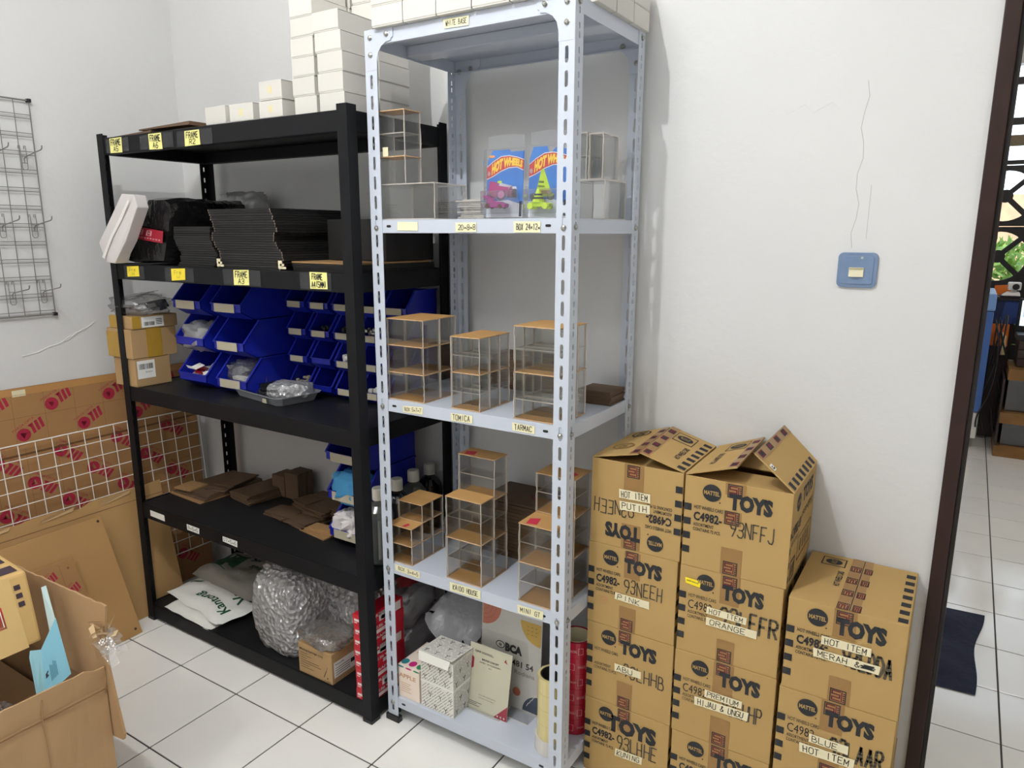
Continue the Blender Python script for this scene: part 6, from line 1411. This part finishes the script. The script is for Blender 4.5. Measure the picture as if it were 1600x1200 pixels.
# ================================================================ THE HALL BEYOND THE DOORWAY
mat_ = thing('floor_cloth', 'dark navy quilted cloth lying on the hall floor by the doorway', 'cloth', (2.75, 1.0, 0))
m = MB(); nx, ny = 22, 26; v = []
for j in range(ny + 1):
    for i in range(nx + 1):
        a, b = i / nx, j / ny; y = .70 + .62 * b; xr = 2.985 + .03 * b + .006 * math.sin(b * 9) - .012 * math.sin(b * math.pi); x = 2.45 + (xr - 2.45) * a
        e = min(1, 6 * a, 6 * (1 - a), 6 * b, 6 * (1 - b)); z = .004 + e * (.012 + .012 * noise.noise((a * 4, b * 5, 1)) + .006 * math.sin(26 * (b + .4 * a)) + .022 * math.exp(-((b - .72 - .08 * a) / .08) ** 2))
        v.append((x, y - .04 * (1 - a), max(z, .002)))
m.add(v, [(j * (nx + 1) + i, j * (nx + 1) + i + 1, (j + 1) * (nx + 1) + i + 1, (j + 1) * (nx + 1) + i) for j in range(ny) for i in range(nx)]); m.build('cloth_body', NAVY, mat_, smooth=True)
# blue machine on castors
BM = M('blue_machine_paint', (66, 104, 172), .45); BMD = M('dark_blue_panel', (34, 50, 96), .5)
mc = thing('blue_machine', 'blue and white cabinet machine on castors beyond the doorway', 'machine', (2.75, 4.5, 0))
MB().box(2.35, 3.98, .27, 2.985, 4.62, .98).build('cabinet', BM, mc, bevel=.01); MB().box(2.36, 3.99, .08, 2.975, 4.61, .268).build('plinth', WHITEP, mc, bevel=.004)
MB().box(2.34, 3.97, .982, 2.99, 4.62, 1.10).build('lid', M('pale_blue_lid', (120, 156, 214), .4), mc, bevel=.012)
for x, y in ((2.42, 4.04), (2.92, 4.04), (2.92, 4.55)):
    MB().lathe([(.036, -.012), (.038, -.008), (.038, .008), (.036, .012)], (x, y, .040), 14, 0, 'x').build('castor', RUBBER, mc)
# wooden shelf cabinet with a laptop, projector and cables
WD = M('yellow_wood', (150, 108, 56), .5, nz=.3, ns=8, bump=.06); DK = M('dark_wood_panel', (58, 44, 40), .5, nz=.2, ns=10)
cbn = thing('display_cabinet', 'low cabinet with wooden rails and glass panels in the hall', 'cabinet', (3.45, 4.1, 0))
for z0, z1, dx in ((.0, .075, 0), (.235, .31, .012), (.535, .61, .03)): MB().box(3.085 + dx * .8, 3.885, z0, 3.95, 4.35, z1).build('wooden_rail', WD, cbn, bevel=.003)
MB().box(3.09, 4.33, .0, 3.95, 4.35, .60).build('back_panel', DK, cbn); MB().box(3.12, 3.93, .075, 3.94, 3.94, .235).build('glass_panel', clear('smoky_panel', (120, 122, 124), .12, .3, (70, 70, 72), .1), cbn)
MB().box(3.12, 3.95, .31, 3.94, 3.96, .535).build('glass_panel', bpy.data.materials['smoky_panel'], cbn)
MB().box(3.088, 3.90, .075, 3.10, 4.33, .535).build('side_panel', DK, cbn)
cr = thing('brown_crate', 'dark brown plank crate standing on the wooden cabinet', 'crate', (3.4, 4.15, .612))
for k in range(3): MB().box(3.15, 4.0, .613 + .06 * k, 3.75, 4.012, .668 + .06 * k).build('plank', DK, cr, bevel=.003)
MB().box(3.15, 4.012, .613, 3.75, 4.34, .79).build('crate_box', DK, cr)
lp = thing('laptop', 'open laptop with a bright screen on the brown crate', 'laptop', (3.4, 4.12, .795))
MB().box(3.13, 4.0, .795, 3.50, 4.22, .83).build('keyboard_base', RUBBER, lp, bevel=.004); MB().box(3.13, 4.225, .83, 3.50, 4.24, 1.06).build('screen_lid', RUBBER, lp, bevel=.004)
s_ = MB().box(3.148, 4.2235, .87, 3.482, 4.2245, 1.045).build('screen', M('lit_screen', (214, 232, 246), .4, emit=1.2), lp)
m = MB().box(3.16, 4.2228, 1.025, 3.47, 4.2234, 1.032).box(3.16, 4.2228, .93, 3.21, 4.2234, 1.015); m.build('screen_windows', M('screen_grey', (176, 196, 214), .4, emit=.8), lp)
bp_ = thing('blue_bench', 'dark blue bench panel carrying the projector beyond the doorway', 'bench', (3.06, 4.5, 0))
MB().box(2.995, 4.42, .86, 3.14, 4.45, 1.03).build('front_board', BMD, bp_); m = MB().prism([(3.04, .86), (3.14, .86), (3.14, 1.03), (3.06, 1.03)], lambda a, b, d: (a, 4.418 - d, b), 0, .002); m.build('blue_triangle', M('mid_blue_panel', (44, 70, 136), .5), bp_)
MB().box(2.995, 4.45, 0, 3.13, 4.9, .86).build('cabinet', DK, bp_); MB().box(2.99, 4.40, 1.03, 3.14, 4.9, 1.05).build('top_board', DK, bp_)
pj = thing('projector', 'small white projector with a dark lens on a tray', 'projector', (3.09, 4.45, 1.05))
MB().box(3.02, 4.39, 1.051, 3.14, 4.56, 1.062).build('tray', RUBBER, pj, bevel=.003); MB().hexa([(3.03, 4.40, 1.062), (3.14, 4.40, 1.062), (3.14, 4.54, 1.062), (3.03, 4.54, 1.062), (3.06, 4.42, 1.085), (3.135, 4.42, 1.085), (3.135, 4.53, 1.085), (3.06, 4.53, 1.085)]).build('stand', WHITEP, pj, bevel=.004)
MB().box(3.06, 4.43, 1.10, 3.14, 4.53, 1.155).build('housing', WHITEP, pj, bevel=.010); MB().box(3.085, 4.46, 1.083, 3.115, 4.50, 1.102).build('neck', WHITEP, pj)
MB().lathe([(.020, 0), (.022, .006), (.018, .012), (.012, .013)], (3.108, 4.418, 1.125), 18, 0, 'y').build('lens', RUBBER, pj)
ORG = M('orange_plastic', (236, 120, 24), .5)
ob = thing('orange_sheet', 'bright orange plastic sheet behind the projector', 'sheet', (3.06, 4.7, 1.05)); MB().prism([(2.985, 1.052), (3.10, 1.052), (3.10, 1.13), (2.985, 1.12)], lambda a, b, d: (a, 4.62 + d, b), 0, .006).build('sheet', ORG, ob)
ob = thing('orange_box', 'orange box with a cream tube under the blue bench panel', 'box', (3.05, 4.40, .79)); MB().box(2.995, 4.36, .70, 3.10, 4.41, .858).build('box_body', ORG, ob, bevel=.004); MB().tube([(3.045, 4.355, .80), (3.075, 4.35, .77), (3.078, 4.35, .64)], .016, 10).build('tube', M('cream_tube', (250, 226, 170), .4), ob); MB().box(3.0, 4.37, .02, 3.09, 4.41, .70).build('leg', DK, ob)
for k in range(5):
    m = MB(); pts = []
    for j in range(18):
        t_ = j / 17; pts.append((3.0 + .035 * k * .6 + .05 * math.sin(t_ * 5 + k * 1.3) * (1 - t_ * .3), 4.05 + .06 * k - .1 * t_, .92 * (1 - t_) ** 1.3 + .16 * t_ + .03 * math.sin(t_ * 9 + k)))
    tag(center(m.tube(pts, .006, 5).build('cable', RUBBER)), f'{nth(k+1)} black cable from the blue machine in the hall tangle', 'cable', 'tangled cables in the hall')
m = MB().box(2.62, 1.45, 0, 2.885, 1.62, .045); tag(center(m.build('door_stop', RUBBER, bevel=.004)), 'small dark block on the hall floor just behind the door frame', 'block')
# iron grille at the end of the hall, with glass lights above
IRON = M('black_iron', (26, 25, 26), .5)
gr = thing('iron_grille', 'black iron grille screen with round panels at the far end of the hall', 'grille', (3.4, 5.02, 0))
cx0, dx, r0 = 2.985, .455, .19
zc = [1.325 - .455, 1.325, 1.785]
for i in range(4):
    for j, z in enumerate(zc + [.41]):
        cx = cx0 + dx * i; m = MB(); n = 32; hx, hz = dx / 2, .2275; v = []; 
        sq = []
        for k in range(n):
            a = 2 * math.pi * k / n; c, s = math.cos(a), math.sin(a); q = min(hx / abs(c) if abs(c) > 1e-6 else 9, hz / abs(s) if abs(s) > 1e-6 else 9); sq.append((cx + c * q, z + s * q))
        cir = [(cx + r0 * math.cos(2 * math.pi * k / n), z + r0 * math.sin(2 * math.pi * k / n)) for k in range(n)]
        for y in (5.0, 5.02): v += [(a, y, b) for a, b in sq] + [(a, y, b) for a, b in cir]
        f = [(k, (k + 1) % n, n + (k + 1) % n, n + k) for k in range(n)] + [(2 * n + k, 3 * n + k, 3 * n + (k + 1) % n, 2 * n + (k + 1) % n) for k in range(n)] + [(n + k, n + (k + 1) % n, 3 * n + (k + 1) % n, 3 * n + k) for k in range(n)]
        m.add(v, f).build('ring_panel', IRON, gr)
        for s in (1, -1):
            d = Vector((math.cos(math.pi / 4), 0, s * math.sin(math.pi / 4))) * r0 * 1.02; nn = Vector((-d.z, 0, d.x)).normalized() * .019; c = Vector((cx, 5.004, z))
            m = MB(); pts = [c - d - nn, c + d - nn, c + d + nn, c - d + nn]; m.hexa([p for p in pts] + [p + Vector((0, .012, 0)) for p in pts]); m.build('cross_bar', IRON, gr)
        MB().lathe([(.05, 0), (.05, .014)], (cx, 5.003, z), 18, 0, 'y').build('hub', IRON, gr)
for z, h in ((2.02, .03), (2.31, .05), (2.60, .05)): MB().box(2.62, 4.985, z, 4.3, 5.03, z + h).build('cross_rail', IRON, gr)
for x in (2.74, 3.665): MB().box(x - .02, 4.98, 0, x + .02, 5.03, 2.75).build('upright', IRON, gr)
for i in range(4):
    MB().lathe([(.012, 0), (.012, .006), (.006, .01)], (cx0 + dx * i + .19, 4.99, 1.555), 10, 0, 'y').build('stud', GREYST, gr)
GL = clear('window_glass', (250, 252, 255), .05)
for z0, z1 in ((2.06, 2.31), (2.37, 2.60)): MB().box(2.62, 5.008, z0, 4.3, 5.012, z1).build('glass_pane', GL, gr)
MB().box(2.62, 4.995, 2.155, 4.3, 5.015, 2.235).build('ornament_rail', M('ornate_beige_strip', (150, 134, 108), .7, nz=.5, ns=120), gr)
# outside
GRASS = M('garden_leaf', (96, 140, 48), .6, nz=.5, ns=20, col2=(150, 180, 70)); STONE = M('garden_wall_stone', (214, 176, 140), .8, nz=.3, ns=6)
gd = MB().box(1.5, 5.13, -.12, 6, 9.5, -.02).build('ground_outside', M('garden_paving', (150, 146, 138), .8)); gd['kind'] = 'structure'
gw = MB().box(1.5, 8.4, -.02, 6.5, 8.6, 1.95); gwo = gw.build('wall_garden', STONE); gwo['kind'] = 'structure'
for i, (x, y, s) in enumerate(((2.98, 6.1, 1.0), (4.3, 6.9, .75), (1.9, 6.9, .8))):
    sb_ = thing('garden_shrub', ['leafy garden shrub seen through the lower grille ring', 'leafy garden shrub right of the one behind the grille', 'leafy garden shrub farther left outside the grille'][i], 'shrub', (x, y, -.02), 'shrubs outside the grille')
    m = MB(); r = random.Random(i)
    for k in range(1400):
        p = Vector((x + r.gauss(0, .25), y + r.gauss(0, .2), .3 + r.random() * 1.1 * s)); u = Vector((r.uniform(-1, 1), r.uniform(-1, 1), r.uniform(-.3, 1))).normalized() * .13; w = u.orthogonal().normalized() * .024
        m.add([p, p + u * .5 + w, p + u, p + u * .5 - w], [(0, 1, 2, 3)])
    lf = m.build('leaves', GRASS, sb_); lf['kind'] = 'stuff'
    MB().tube([(x, y, -.02), (x + .02, y, .5), (x - .03, y, 1.1 * s)], .014, 6).build('stem', DK, sb_)
